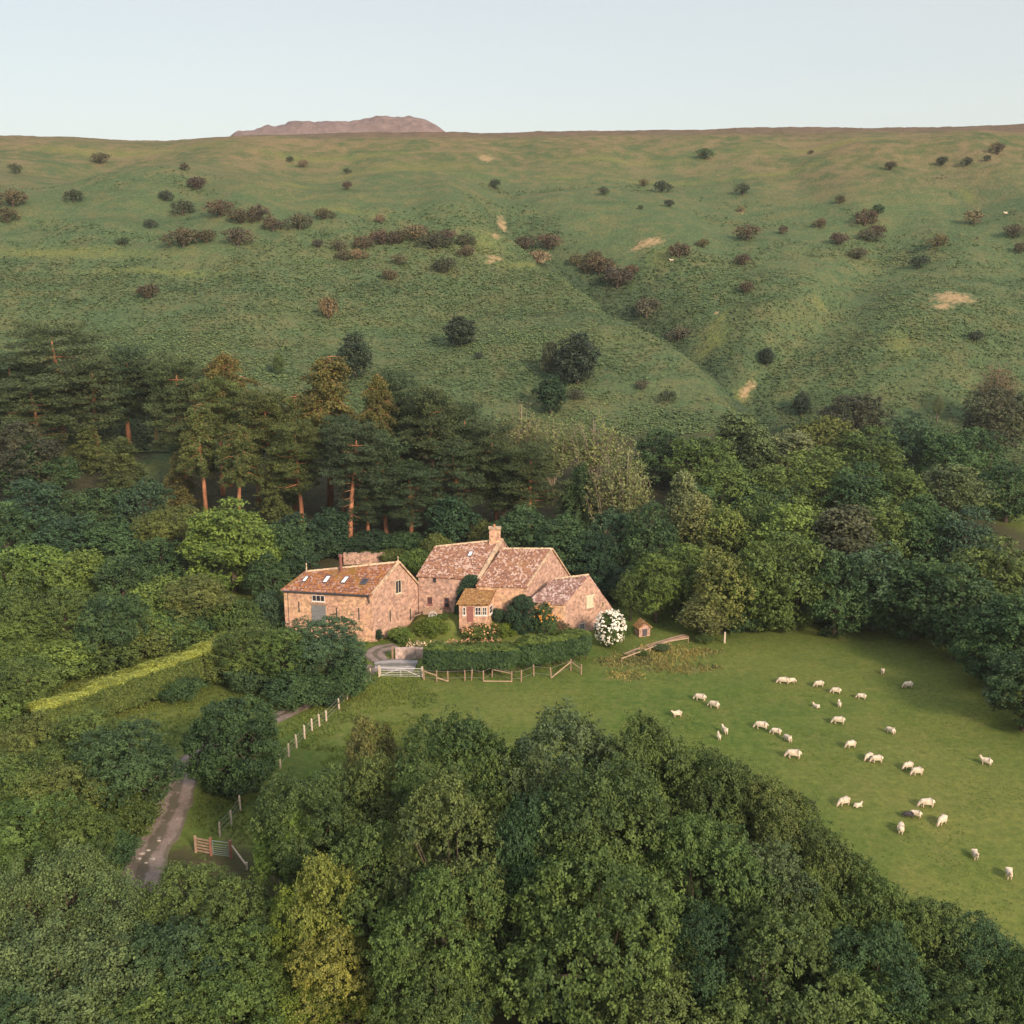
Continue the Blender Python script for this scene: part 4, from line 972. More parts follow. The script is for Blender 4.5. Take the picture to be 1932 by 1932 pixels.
shrub(1078, 1214, 42, 1.6, 'dark', 'low dark shrub below the ground floor windows of the wing')
shrub(1178, 1205, 30, 2.4, 'mid', 'green shrub between the white rose and the tiny hut')
shrub(832, 1172, 30, .9, 'mid', 'low green plants along the farmhouse path')
shrub(1250, 1232, 30, 1.0, 'grey', 'grey-green weedy clump in the dry grass near the footpath')
shrub(1212, 1240, 26, .8, 'mid', 'small green clump in the dry grass right of the hedge')
shrub(1330, 1216, 34, 1.3, 'mid', 'green undergrowth at the foot of the pale field-corner tree')
# pink flower border behind the hedge
def border(u0, u1, v, n, col, label, name):
    Lf = Leaves(); a = gp(u0, v); b = gp(u1, v); s = rng.uniform(0, 1, n); P = a[None] * (1 - s[:, None]) + b[None] * s[:, None] + rng.normal(size=(n, 3)) * [.1, .4, .25]
    P[:, 2] = H(P[:, 0], P[:, 1]) + rng.uniform(.3, 1.3, n); Lf.add(P - a, unit(rdirs(n) + [0, -.5, .8]), rng.uniform(.12, .3, n), rng.uniform(0, 1, n), .8)
    root = empty(name, a); f = obj_from('flowers', Lf.mesh(name, M['leaf']), root); f.color = (*col, 1); f['kind'] = 'stuff'
    L2 = Leaves(); s = rng.uniform(0, 1, n * 2); P = a[None] * (1 - s[:, None]) + b[None] * s[:, None] + rng.normal(size=(n * 2, 3)) * [.1, .45, .1]; P[:, 2] = H(P[:, 0], P[:, 1]) + rng.uniform(0, 1.0, n * 2)
    L2.add(P - a, unit(rdirs(n * 2) + [0, 0, .8]), rng.uniform(.2, .35, n * 2), rng.uniform(0, 1, n * 2), .4); g = obj_from('foliage', L2.mesh(name + '_leaves', M['leaf']), root); g.color = (.07, .10, .03, 1)
    tag(root, label, 'flower bed')
border(845, 945, 1228, 700, (.42, .22, .16), 'row of pink and orange garden flowers showing above the hedge', 'flower_border')
border(768, 842, 1231, 380, (.50, .38, .32), 'pale flowers spilling over the low garden wall', 'flower_border')
# ivy on the farmhouse wall
def ivy():
    n = 2600; Lf = Leaves(); d = (lB - lA) * [1, 1, 0]; Wd = np.linalg.norm(d); d /= Wd; nn = np.array([d[1], -d[0], 0])
    def edge(z, a): return np.interp(z, [1.5, 3.0, 5.0, 6.2, 6.9], a)
    z = rng.uniform(1.2, 7.0, n); lo = edge(z, [858, 862, 866, 874, 882]); hi = edge(z, [872, 882, 890, 898, 899]); u = lo + (hi - lo) * rng.uniform(0, 1, n)
    P = []
    for uu, zz in zip(u, z):
        q = onplane(uu, 1110, lA, lB); P.append((q[0], q[1], zz))
    P = np.array(P) + nn * rng.uniform(.05, .45, (n, 1)); root = empty('ivy', (P[:, 0].mean(), P[:, 1].mean(), 1.0)); o0 = np.array(root.location)
    sprigs(Lf, P - o0, np.repeat(nn[None], n, 0), 4, .10, .24, np.clip(.4 + rng.normal(size=n) * .15, 0, 1), .35, .4)
    g = obj_from('foliage', Lf.mesh('ivy', M['leaf']), root); g.color = (.022, .048, .028, 1)
    m = MB(); b = np.array([P[:, 0].mean(), P[:, 1].mean() + .2, 1.0]) - o0; m.tube([b, b + [.1, 0, 2.5], b + [.5, 0, 5.3]], [.09, .06, .02], 5); m.build('stem', M['bark'], root)
    tag(root, 'dark ivy column climbing the wall between the two farmhouse roofs', 'ivy')
ivy()

# ------------------------------------------------------------------ hillside bushes and trees
HB = """30 321 22 g|190 300 30 b|349 317 18 b|547 302 13 g|573 311 18 p|655 324 12 g|1329 292 28 G|1680 315 20 b|1777 306 20 g|1825 307 20 g|1862 300 14 g|1882 283 26 b|1530 288 9 b
372 347 34 b|139 371 34 g|24 376 46 b|313 372 24 g|14 407 42 b|345 394 42 m|655 352 18 b|934 349 20 g|1138 363 18 g|1214 347 16 b|1249 355 26 g|1402 360 26 g|1209 392 10 g|1262 386 18 g|1584 378 18 b|1657 397 22 G|415 396 46 b|455 410 40 m|490 404 44 b|612 405 30 b|718 414 18 p|1398 396 12 p
515 425 36 b|565 420 44 b|346 450 52 b|390 447 36 b|449 449 48 b|233 457 18 G|284 424 20 g|1632 413 44 b|1837 411 40 p|1410 441 42 b|1477 436 20 b|1547 423 22 b|1582 452 34 b|1640 445 36 b|1655 436 30 b|1770 455 34 r|1912 438 36 b|1925 470 24 b|1326 461 20 b|1280 474 40 b|1620 480 32 b|1401 491 30 b|1734 496 36 g|686 460 36 b|720 450 40 b|752 448 36 b|785 440 44 p|820 455 46 m|845 445 30 b|880 455 36 b|600 462 20 b|640 465 30 b|650 484 26 r|675 481 30 p|753 491 28 r|736 520 30 r|838 502 42 m|880 477 26 b|990 460 36 b|1035 457 40 b|1015 487 36 p|1090 492 32 r|1120 486 34 b|1130 503 50 b|1165 525 56 b|1190 512 24 b
280 551 40 b|1408 545 26 b|1220 582 54 b|1280 631 38 b|620 592 34 d|1211 729 24 b|1259 749 34 g|1445 671 24 g|1841 635 28 g|903 673 16 g|1085 746 30 g"""
LK = {'g': ('dark green hawthorn bush', 'hill'), 'G': ('very dark round bush', 'deep'), 'b': ('brown twiggy hawthorn bush', 'brown'), 'm': ('mixed green and brown hawthorn bush', 'plum'),
      'p': ('pale tan bush', 'dead'), 'r': ('reddish brown bush', 'rust'), 'd': ('small half-dead tree', 'dead')}
bands = ['just under the skyline', 'on the upper slope', 'on the middle slope', 'on the lower slope']
for bi, line in enumerate(HB.split('\n')):
    rows = [(float(a), float(b), float(c), d) for a, b, c, d in (q.split() for q in line.split('|'))]
    for k in LK:
        rs = sorted([r for r in rows if r[3] == k])
        for i, (u, v, w, _) in enumerate(rs):
            p, t = onground(u, v + w * .30); W = w * t / F * 1.12; hh = W * (.66 if w > 26 else .8)
            if k == 'd': hh = W * 1.2
            lab = LK[k][0] + ' ' + bands[bi]
            if len(rs) > 1: lab += ', leftmost' if i == 0 else ', rightmost' if i == len(rs) - 1 else ', %s from the left' % ordn(i)
            crown, trunk, nh, nd = PROTO['bush'][(i + bi) % 4]
            root = empty('hawthorn_bush', p, random.choice((0, math.pi)) + random.uniform(-.5, .5), (W / nd * 1.12, W / nd * .8, hh / nh))
            c = tuple(q * random.uniform(.85, 1.15) for q in C[LK[k][1]])
            a = obj_from('foliage', crown, root); a.color = (*c, 1); obj_from('stem', trunk, root)
            tag(root, lab, 'bush', 'bushes scattered over the hillside')
def hilltree(kind, u, vtop, vbase, w, col, label):
    p, t = onground(u, vbase); hh = (vbase - vtop) * t / F / .97; place(kind, p, hh, w * t / F, col, label, 'tree', 'lone trees on the hill')
hilltree('yew', 868, 594, 653, 62, 'hill', 'round dark green tree alone on the open slope, highest of the lone trees')
hilltree('yew', 670, 627, 713, 72, 'hill', 'dark conical tree rising behind the pines')
hilltree('wood', 1037, 640, 712, 40, 'plum', 'brown tree tucked behind the big dark round hill tree')
hilltree('yew', 1089, 622, 724, 82, 'hill', 'largest dark round tree on the open slope')
hilltree('yew', 1039, 706, 780, 64, 'deep', 'blackish conical tree just above the birches')
hilltree('spire', 527, 662, 708, 22, 'grey', 'thin spindly young tree above the larches')
hilltree('spire', 1446, 652, 692, 24, 'hill', 'slim dark young tree right of the gully')
hilltree('spire', 1512, 738, 785, 36, 'hill', 'dark shrubby tree standing just above the right woodland')
hilltree('birch', 1768, 738, 800, 26, 'grey', 'thin bare-stemmed tree poking above the right woodland')
# ------------------------------------------------------------------ pine wood on the left
tops('in the pine wood left of the house', [
 ('cedar', 'huge spreading dark pine with layered boughs', 'tree', 100, 612, 290, 23, 'pine'),
 ('fullpine', 'dark bushy pine', 'tree', 12, 672, 150, 19, 'pine2'),
 ('alder', 'brownish mixed tree', 'tree', 25, 790, 170, 15, 'plum'),
 ('fullpine', 'dark bushy pine', 'tree', 232, 655, 130, 19, 'pine2'),
 ('fullpine', 'dark bushy pine', 'tree', 285, 682, 110, 17, 'pine'),
 ('pine', 'tall bare-trunked pine', 'tree', 325, 678, 120, 21, 'pine'),
 ('larch', 'tall golden-green larch', 'tree', 420, 664, 128, 24, 'larch'),
 ('larch', 'tall golden-green larch', 'tree', 612, 668, 160, 26, 'larch'),
 ('larch', 'tall golden-green larch', 'tree', 700, 702, 90, 24, 'larch'),
 ('larch', 'slender green larch', 'tree', 375, 762, 110, 19, 'larch2'),
 ('larch', 'slender green larch', 'tree', 478, 742, 105, 19, 'larch2'),
 ('larch', 'slender green larch', 'tree', 548, 742, 100, 20, 'larch2'),
 ('larch', 'slender green larch', 'tree', 440, 800, 100, 17, 'larch2'),
 ('lowlarch', 'low feathery larch', 'tree', 520, 830, 110, 14, 'larch2'),
 ('lowlarch', 'low feathery larch', 'tree', 230, 822, 120, 11, 'larch2'),
 ('lowlarch', 'low feathery larch', 'tree', 165, 800, 110, 9, 'larch2'),
 ('lowlarch', 'low feathery larch', 'tree', 335, 850, 90, 10, 'larch'),
 ('fullpine', 'dark bushy pine', 'tree', 745, 702, 122, 23, 'pine2'),
 ('pine', 'tall bare-trunked pine', 'tree', 815, 738, 125, 22, 'pine'),
 ('fullpine', 'dark bushy pine', 'tree', 790, 742, 100, 20, 'pine2'),
 ('fullpine', 'dark bushy pine', 'tree', 878, 762, 112, 19, 'pine2'),
 ('fullpine', 'dark bushy pine', 'tree', 938, 800, 110, 17, 'pine'),
 ('fullpine', 'dark bushy pine', 'tree', 860, 830, 120, 15, 'pine2'),
 ('fullpine', 'dark bushy pine', 'tree', 1000, 842, 120, 15, 'pine'),
 ('pine', 'tall bare-trunked pine', 'tree', 655, 800, 130, 19, 'pine2'),
 ('pine', 'tall bare-trunked pine', 'tree', 640, 790, 90, 17, 'pine2'),
 ('leaning', 'leaning pine with an exposed orange trunk', 'tree', 728, 825, 130, 16, 'pine2'),
 ('pine', 'tall bare-trunked pine', 'tree', 405, 720, 110, 20, 'larch2'),
 ('pine', 'tall bare-trunked pine', 'tree', 500, 742, 120, 20, 'larch2'),
 ('fullpine', 'dark bushy pine', 'tree', 170, 672, 150, 19, 'pine'),
 ('fullpine', 'dark bushy pine', 'tree', 60, 720, 150, 17, 'pine'),
 ('fullpine', 'dark bushy pine', 'tree', 340, 730, 110, 17, 'pine'),
 ('fullpine', 'dark bushy pine', 'tree', 560, 800, 110, 17, 'larch2'),
 ('fullpine', 'dark bushy pine', 'tree', 950, 850, 110, 13, 'pine'),
 ('fullpine', 'dark bushy pine', 'tree', 770, 880, 120, 12, 'pine2'),
 ('fullpine', 'dark bushy pine', 'tree', 690, 900, 100, 10, 'pine2'),
 ('yew', 'low dark evergreen', 'tree', 620, 950, 90, 8, 'deep'),
 ('yew', 'low dark evergreen', 'tree', 850, 930, 100, 9, 'deep'),
 ('yew', 'low dark evergreen', 'tree', 560, 960, 110, 9, 'deep'),
], 'conifers of the pine wood')
tops('in front of the pine wood', [
 ('wood', 'dark green woodland tree', 'tree', 175, 905, 150, 11, 'dark'),
 ('wood', 'dark green woodland tree', 'tree', 262, 890, 130, 12, 'deep'),
 ('wood', 'dark green woodland tree', 'tree', 60, 900, 150, 11, 'deep'),
 ('wood', 'dark green woodland tree', 'tree', 0, 940, 130, 10, 'dark'),
 ('wood', 'dark green woodland tree', 'tree', 120, 960, 150, 9, 'deep'),
 ('wood', 'dark green woodland tree', 'tree', 220, 975, 150, 8, 'dark'),
 ('alder', 'olive leafy tree', 'tree', 335, 948, 115, 10, 'olive'),
 ('wood', 'dark green woodland tree', 'tree', 60, 830, 150, 11, 'dark'),
 ('wood', 'dark green woodland tree', 'tree', 300, 1010, 130, 8, 'dark'),
 ('alder', 'olive leafy tree', 'tree', 290, 960, 100, 9, 'olive'),
 ('maple', 'big fresh-green sycamore with layered leafage', 'tree', 432, 930, 195, 14, 'bright'),
 ('wood', 'dark green woodland tree', 'tree', 535, 970, 120, 10, 'dark'),
 ('wood', 'dark green woodland tree', 'tree', 560, 1015, 90, 7, 'deep'),
 ('wood', 'dark green woodland tree', 'tree', 500, 1040, 90, 7, 'dark'),
 ('shrub', 'dark undergrowth bush', 'bush', 600, 1000, 90, 4.5, 'deep'),
 ('shrub', 'dark undergrowth bush', 'bush', 640, 1010, 80, 3.5, 'deep'),
 ('shrub', 'dark undergrowth bush', 'bush', 700, 1000, 90, 3.5, 'deep'),
 ('shrub', 'dark undergrowth bush', 'bush', 760, 1000, 90, 3.5, 'dark'),
 ('shrub', 'dark undergrowth bush', 'bush', 545, 1048, 60, 4.0, 'plum'),
])
tops('behind the farmhouse', [
 ('shrub', 'rambling bush with a few white roses', 'bush', 822, 1003, 66, 5.5, 'olive'),
 ('shrub', 'green bush with yellow tips', 'bush', 786, 1030, 60, 4.5, 'mid'),
 ('shrub', 'round olive bush', 'bush', 912, 978, 66, 6.5, 'olive'),
 ('maple', 'dark spreading broadleaf tree', 'tree', 985, 940, 140, 11, 'dark'),
 ('maple', 'dark spreading broadleaf tree', 'tree', 1070, 962, 150, 11, 'dark'),
 ('maple', 'dark spreading broadleaf tree', 'tree', 1125, 985, 120, 10, 'deep'),
 ('weeping', 'weeping dark green tree', 'tree', 1098, 868, 105, 13, 'dark'),
 ('weeping', 'weeping dark green tree', 'tree', 1145, 1000, 95, 9, 'deep'),
 ('wood', 'low dark tree', 'tree', 1130, 1040, 90, 7, 'deep'),
 ('wood', 'low dark tree', 'tree', 1178, 1060, 80, 6, 'deep'),
 ('shrub', 'low olive shrub on the bank', 'bush', 745, 1035, 70, 2.2, 'olive'),
 ('shrub', 'low olive shrub on the bank', 'bush', 700, 1035, 60, 1.5, 'larch2'),
])
tops('in the woodland right of the pines', [
 ('birch', 'pale twiggy birch', 'tree', 985, 752, 110, 15, 'tan'),
 ('birch', 'pale twiggy birch', 'tree', 1045, 778, 100, 15, 'tan'),
 ('birch', 'pale twiggy birch', 'tree', 1122, 760, 130, 17, 'tan'),
 ('birch', 'pale twiggy birch', 'tree', 1185, 830, 100, 17, 'tan'),
 ('birch', 'pale twiggy birch', 'tree', 1150, 850, 110, 15, 'tan'),
 ('wood', 'dark tree', 'tree', 1165, 945, 120, 11, 'deep'),
 ('wood', 'dark tree', 'tree', 1225, 940, 132, 13, 'dark'),
 ('wood', 'dark tree', 'tree', 1250, 800, 132, 11, 'dark'),
 ('wood', 'dark tree', 'tree', 1325, 808, 144, 12, 'mid'),
 ('spire', 'tall slim grey-green tree', 'tree', 1397, 762, 100, 13, 'grey'),
 ('spire', 'tall slim grey-green tree', 'tree', 1435, 800, 80, 11, 'grey'),
 ('wood', 'fresh green rounded tree', 'tree', 1490, 800, 132, 10, 'pale'),
 ('wood', 'fresh green rounded tree', 'tree', 1540, 838, 180, 12, 'bright'),
 ('wood', 'fresh green rounded tree', 'tree', 1478, 868, 156, 12, 'mid'),
 ('wood', 'dark tree', 'tree', 1615, 732, 144, 12, 'plum'),
 ('wood', 'dark tree', 'tree', 1550, 775, 144, 11, 'olive'),
 ('wood', 'dark tree', 'tree', 1640, 800, 156, 12, 'mid'),
 ('wood', 'dark tree', 'tree', 1720, 778, 144, 12, 'blue'),
 ('wood', 'dark tree', 'tree', 1790, 800, 132, 13, 'dark'),
 ('wood', 'dark tree', 'tree', 1700, 868, 144, 12, 'mid'),
 ('wood', 'dark tree', 'tree', 1620, 868, 144, 12, 'dark'),
 ('alder', 'tree with reddish brown crown', 'tree', 1885, 725, 140, 17, 'plum'),
 ('birch', 'tall orange-tipped tree', 'tree', 1888, 676, 80, 16, 'rust'),
 ('wood', 'fresh green rounded tree', 'tree', 1790, 865, 168, 12, 'grey'),
 ('wood', 'dark tree', 'tree', 1910, 855, 132, 12, 'dark'),
 ('wood', 'dark tree', 'tree', 1390, 860, 150, 12, 'mid'),
 ('wood', 'dark tree', 'tree', 1310, 905, 130, 10, 'dark'),
 ('wood', 'dark tree', 'tree', 1850, 800, 120, 11, 'dark'),
 ('wood', 'dark tree', 'tree', 1445, 905, 140, 10, 'dark'),
 ('spire', 'silvery pale poplar', 'tree', 1292, 868, 66, 15, 'pale'),
 ('spire', 'silvery pale poplar', 'tree', 1320, 928, 90, 13, 'tan'),
], 'woodland trees right of the pines')
tops('along the far edge of the pasture', [
 ('wood', 'mid green tree', 'tree', 1375, 935, 132, 13, 'olive'),
 ('wood', 'mid green tree', 'tree', 1430, 925, 120, 13, 'mid'),
 ('wood', 'mid green tree', 'tree', 1500, 935, 180, 14, 'bright'),
 ('spire', 'dark fine-twigged tree', 'tree', 1590, 932, 140, 15, 'plum'),
 ('wood', 'mid green tree', 'tree', 1665, 925, 168, 14, 'mid'),
 ('wood', 'mid green tree', 'tree', 1755, 922, 168, 14, 'dark'),
 ('wood', 'mid green tree', 'tree', 1825, 950, 156, 13, 'blue'),
 ('alder', 'light yellow-green tree', 'tree', 1242, 1040, 130, 9.5, 'bright'),
 ('alder', 'light yellow-green tree', 'tree', 1192, 1080, 80, 6.5, 'mid'),
 ('wood', 'mid green tree', 'tree', 1290, 1015, 132, 10, 'mid'),
 ('wood', 'tree reaching the field grass', 'tree', 1365, 1020, 144, 12, 'olive'),
 ('wood', 'tree reaching the field grass', 'tree', 1435, 1010, 156, 12.5, 'mid'),
 ('wood', 'tree reaching the field grass', 'tree', 1510, 1000, 168, 13, 'mid'),
 ('wood', 'tree reaching the field grass', 'tree', 1585, 1030, 144, 11.5, 'dark'),
 ('wood', 'tree reaching the field grass', 'tree', 1660, 1010, 168, 12.5, 'blue'),
 ('wood', 'tree reaching the field grass', 'tree', 1740, 1030, 180, 12, 'dark'),
 ('wood', 'tree reaching the field grass', 'tree', 1820, 1060, 168, 12, 'dark'),
 ('maple', 'dark leaning tree', 'tree', 1880, 1000, 204, 14, 'mid'),
 ('maple', 'dark leaning tree', 'tree', 1925, 1090, 192, 13, 'dark'),
 ('maple', 'dark leaning tree', 'tree', 1880, 1150, 156, 9, 'dark'),
 ('maple', 'dark leaning tree', 'tree', 1950, 1200, 168, 10, 'dark'),
 ('spire', 'small twiggy pale tree', 'tree', 1330, 1118, 92, 5.8, 'tan'),
 ('shrub', 'low dark shrub', 'bush', 1400, 1140, 100, 3.5, 'dark'),
 ('shrub', 'low dark shrub', 'bush', 1480, 1135, 100, 3.5, 'mid'),
 ('shrub', 'low dark shrub', 'bush', 1560, 1125, 100, 3.5, 'dark'),
 ('shrub', 'low dark shrub', 'bush', 1700, 1120, 110, 3.5, 'deep'),
 ('shrub', 'low dark shrub', 'bush', 1780, 1150, 110, 3.5, 'deep'),
], 'trees along the far edge of the pasture')
tops('left of the lane', [
 ('shrub', 'bright green leafy bush', 'bush', 55, 1020, 160, 8, 'bright'),
 ('shrub', 'bright green leafy bush', 'bush', 0, 1045, 130, 8, 'mid'),
 ('shrub', 'bright green leafy bush', 'bush', 150, 1035, 150, 8, 'bright'),
 ('wood', 'dark rounded tree', 'tree', 225, 1040, 130, 9, 'dark'),
 ('shrub', 'bright green leafy bush', 'bush', 300, 1085, 140, 7, 'bright'),
 ('alder', 'broad olive-green tree', 'tree', 370, 1082, 150, 8, 'olive'),
 ('alder', 'broad olive-green tree', 'tree', 30, 1110, 150, 9, 'mid'),
 ('shrub', 'rounded dark bush near the barn', 'bush', 508, 1112, 86, 5, 'blue'),
 ('shrub', 'rounded dark bush near the barn', 'bush', 440, 1130, 110, 5, 'mid'),
 ('alder', 'broad olive-green tree', 'tree', 115, 1105, 150, 9, 'mid'),
 ('alder', 'broad olive-green tree', 'tree', 205, 1118, 150, 9, 'dark'),
 ('shrub', 'bright green leafy bush', 'bush', 280, 1150, 130, 5, 'bright'),
 ('shrub', 'bright green leafy bush', 'bush', 340, 1160, 120, 4, 'mid'),
 ('alder', 'broad olive-green tree', 'tree', -10, 1170, 150, 8, 'bright'),
 ('alder', 'broad olive-green tree', 'tree', 35, 1240, 130, 7, 'mid'),
 ('shrub', 'bush growing behind the clipped hedge', 'bush', 35, 1232, 150, 5, 'mid'),
 ('shrub', 'bush growing behind the clipped hedge', 'bush', 110, 1205, 150, 5, 'bright'),
 ('shrub', 'bush growing behind the clipped hedge', 'bush', 190, 1185, 150, 5, 'mid'),
 ('shrub', 'bush growing behind the clipped hedge', 'bush', 262, 1165, 140, 5, 'olive'),
 ('shrub', 'bush growing behind the clipped hedge', 'bush', 330, 1150, 120, 4.5, 'dark'),
 ('shrub', 'bush growing behind the clipped hedge', 'bush', 0, 1285, 130, 5, 'mid'),
 ('shrub', 'bush at the left lane edge', 'bush', 225, 1495, 140, 4, 'mid'),
 ('shrub', 'bush at the left lane edge', 'bush', 190, 1560, 130, 3.6, 'dark'),
 ('shrub', 'bush at the left lane edge', 'bush', 165, 1620, 120, 3.2, 'mid'),
 ('shrub', 'bush at the left lane edge', 'bush', 262, 1430, 100, 3.2, 'olive'),
 ('shrub', 'bush against the hedge foot', 'bush', 335, 1275, 90, 2.6, 'dark'),
 ('shrub', 'bush against the hedge foot', 'bush', 130, 1362, 90, 2.4, 'mid'),
 ('alder', 'spreading dark lane-side tree', 'tree', 150, 1345, 190, 8, 'mid'),
 ('alder', 'spreading dark lane-side tree', 'tree', 238, 1362, 215, 9, 'dark'),
 ('alder', 'spreading dark lane-side tree', 'tree', 60, 1340, 150, 8, 'olive'),
 ('alder', 'spreading dark lane-side tree', 'tree', 20, 1420, 170, 8, 'mid'),
 ('alder', 'spreading dark lane-side tree', 'tree', 110, 1440, 190, 7.5, 'olive'),
 ('alder', 'spreading dark lane-side tree', 'tree', 60, 1500, 200, 7, 'mid'),
 ('alder', 'spreading dark lane-side tree', 'tree', 150, 1520, 150, 6.5, 'mid'),
], 'bushes and trees left of the lane')
tops('between the lane and the barn', [
 ('dense', 'dense ball-shaped tree', 'tree', 435, 1316, 178, 8.9, (.030, .062, .026)),
 ('alder', 'leafy dark green tree', 'tree', 470, 1178, 140, 7, 'mid'),
 ('alder', 'leafy dark green tree', 'tree', 540, 1180, 130, 7.5, 'mid'),
 ('alder', 'leafy dark green tree', 'tree', 612, 1162, 165, 8, 'blue'),
 ('shrub', 'low leafy bush', 'bush', 655, 1225, 80, 4, 'blue'),
 ('shrub', 'low leafy bush', 'bush', 555, 1268, 130, 3.6, 'dark'),
 ('shrub', 'low leafy bush', 'bush', 610, 1282, 90, 2.6, 'dark'),
 ('shrub', 'low leafy bush', 'bush', 480, 1235, 130, 4, 'dark'),
 ('shrub', 'low leafy bush', 'bush', 655, 1258, 90, 3.2, 'dark'),
 ('shrub', 'low leafy bush', 'bush', 430, 1215, 110, 4.5, 'olive'),
], 'trees between the lane and the barn')
tops('at the bottom left corner', [
 ('willow', 'grey-green fine-leaved willow', 'tree', 110, 1590, 210, 10, 'grey'),
 ('willow', 'grey-green fine-leaved willow', 'tree', 10, 1630, 190, 10, 'grey'),
 ('willow', 'grey-green fine-leaved willow', 'tree', 205, 1640, 190, 9, 'grey'),
 ('alder', 'mid green bushy tree', 'tree', 340, 1628, 210, 8, 'mid'),
 ('alder', 'mid green bushy tree', 'tree', 440, 1655, 170, 8, 'mid'),
 ('willow', 'grey-green fine-leaved willow', 'tree', 60, 1740, 260, 10, 'grey'),
 ('willow', 'grey-green fine-leaved willow', 'tree', 200, 1760, 260, 9, 'grey'),
 ('alder', 'mid green bushy tree', 'tree', 330, 1740, 230, 9, 'dark'),
 ('alder', 'mid green bushy tree', 'tree', 450, 1750, 220, 8, 'mid'),
 ('alder', 'mid green bushy tree', 'tree', 120, 1860, 260, 9, 'grey'),
 ('alder', 'mid green bushy tree', 'tree', 300, 1860, 240, 8, 'mid'),
 ('alder', 'mid green bushy tree', 'tree', 440, 1850, 230, 8, 'mid'),
 ('alder', 'mid green bushy tree', 'tree', 10, 1850, 230, 9, 'dark'),
 ('alder', 'yellow-green tree', 'tree', 600, 1605, 160, 12, 'yel'),
 ('alder', 'yellow-green tree', 'tree', 548, 1665, 120, 9.5, 'lime'),
 ('alder', 'yellow-green tree', 'tree', 630, 1745, 190, 9, 'yel'),
 ('willow', 'yellow-leaved bush', 'bush', 690, 1850, 180, 5.5, 'lime'),
 ('willow', 'yellow-leaved bush', 'bush', 560, 1850, 190, 6, 'lime'),
 ('willow', 'dark purplish thicket', 'bush', 685, 1690, 120, 7, 'plum'),
], 'trees at the bottom left corner')
_O = [(585, 1445, 250, 12, 'mid'), (548, 1525, 140, 9, 'bright'), (700, 1430, 190, 12, 'olive'), (860, 1342, 270, 15, 'mid'), (1060, 1328, 300, 16, 'grey'), (1225, 1345, 230, 15, 'mid'),
 (845, 1465, 290, 16, 'olive'), (1130, 1440, 320, 17, 'mid'), (1345, 1400, 210, 14, 'mid'), (1455, 1460, 210, 13, 'olive'), (705, 1560, 220, 12, 'mid'), (1000, 1500, 200, 15, 'dark'),
 (1135, 1600, 370, 16, 'mid'), (1320, 1530, 280, 15, 'mid'), (1460, 1590, 240, 13, 'grey'), (1560, 1560, 190, 12, 'olive'), (1650, 1630, 210, 11.5, 'mid'), (830, 1630, 270, 14, 'mid'),
 (1480, 1730, 330, 13, 'mid'), (1330, 1700, 240, 12, 'dark'), (1650, 1740, 260, 11, 'dark'), (1755, 1690, 210, 10.5, 'mid'), (1860, 1735, 220, 10, 'dark'), (1940, 1790, 190, 10, 'mid'),
 (815, 1770, 250, 11, 'mid'), (1230, 1810, 330, 11, 'olive'), (1640, 1860, 330, 9, 'mid'), (1820, 1840, 280, 9, 'mid'), (1420, 1890, 300, 8, 'dark'), (860, 1880, 200, 8, 'dark'), (1080, 1870, 180, 7, 'deep')]
tops('in the big foreground grove', [('oak', 'broad leafy oak', 'tree', u, v, w, h, c) for u, v, w, h, c in _O] + [
 ('alder', 'brownish green tree', 'tree', 695, 1345, 130, 12, (.100, .112, .040)),
 ('alder', 'alder', 'tree', 1400, 1440, 150, 12, 'mid'),
 ('alder', 'alder', 'tree', 960, 1400, 150, 14, 'mid'),
 ('alder', 'alder', 'tree', 1530, 1640, 160, 12, 'mid'),
 ('alder', 'alder', 'tree', 960, 1640, 120, 11, 'dark'),
], 'trees of the foreground grove')

# ------------------------------------------------------------------ fences and gates
def post_fence(name, label, pts, hgt=1.25, mat='post', wires=3, rails=(), w=.13, cat='fence', gaps=(), jitter=.05):
    o0 = np.array(pts[0]); root = empty(name, o0)
    tops_ = []
    for i, p in enumerate(pts):
        j = rng.normal(size=3) * [jitter, jitter, 0]; a = np.array(p) - o0; h_ = hgt * rng.uniform(.92, 1.06)
        m = MB(); m.tube([a + [0, 0, -.3], a + [0, 0, h_ * .95] + j, a + [0, 0, h_] + j], [w / 2, w / 2, w * .3], 7); m.build('post', M[mat], root); tops_.append(a)
    if wires:
        m = MB()
        for i in range(len(pts) - 1):
            if i in gaps: continue
            for k in range(wires):
                z = hgt * (.3 + .6 * k / max(1, wires - 1)); m.beam(tops_[i] + [0, 0, z], tops_[i + 1] + [0, 0, z], .018, .018)
        m.build('wire', M['wire'], root)
    for (i, za, j, zb_) in rails:
        m = MB(); m.beam(tops_[i] + [0, -.07, za], tops_[j] + [0, -.07, zb_], .06, .12); m.build('rail', M['rail'], root)
    return tag(root, label, cat)
G = lambda u, v: onground(u, v)[0]
post_fence('lane_fence', 'row of pale posts with wire beside the lane below the house', [G(529, 1449), G(545, 1428), G(560, 1411), G(575, 1394), G(589, 1380), G(603, 1370), G(616, 1362), G(640, 1338), G(655, 1320), G(664, 1311), G(672, 1303), G(681, 1295), G(690, 1288), G(698, 1281)], 1.35, 'post', 3, w=.19)
post_fence('lane_fence', 'short wire fence of three posts behind the green field gate', [G(415, 1579), G(437, 1556), G(454, 1530)], 1.45, 'post', 3, w=.17)
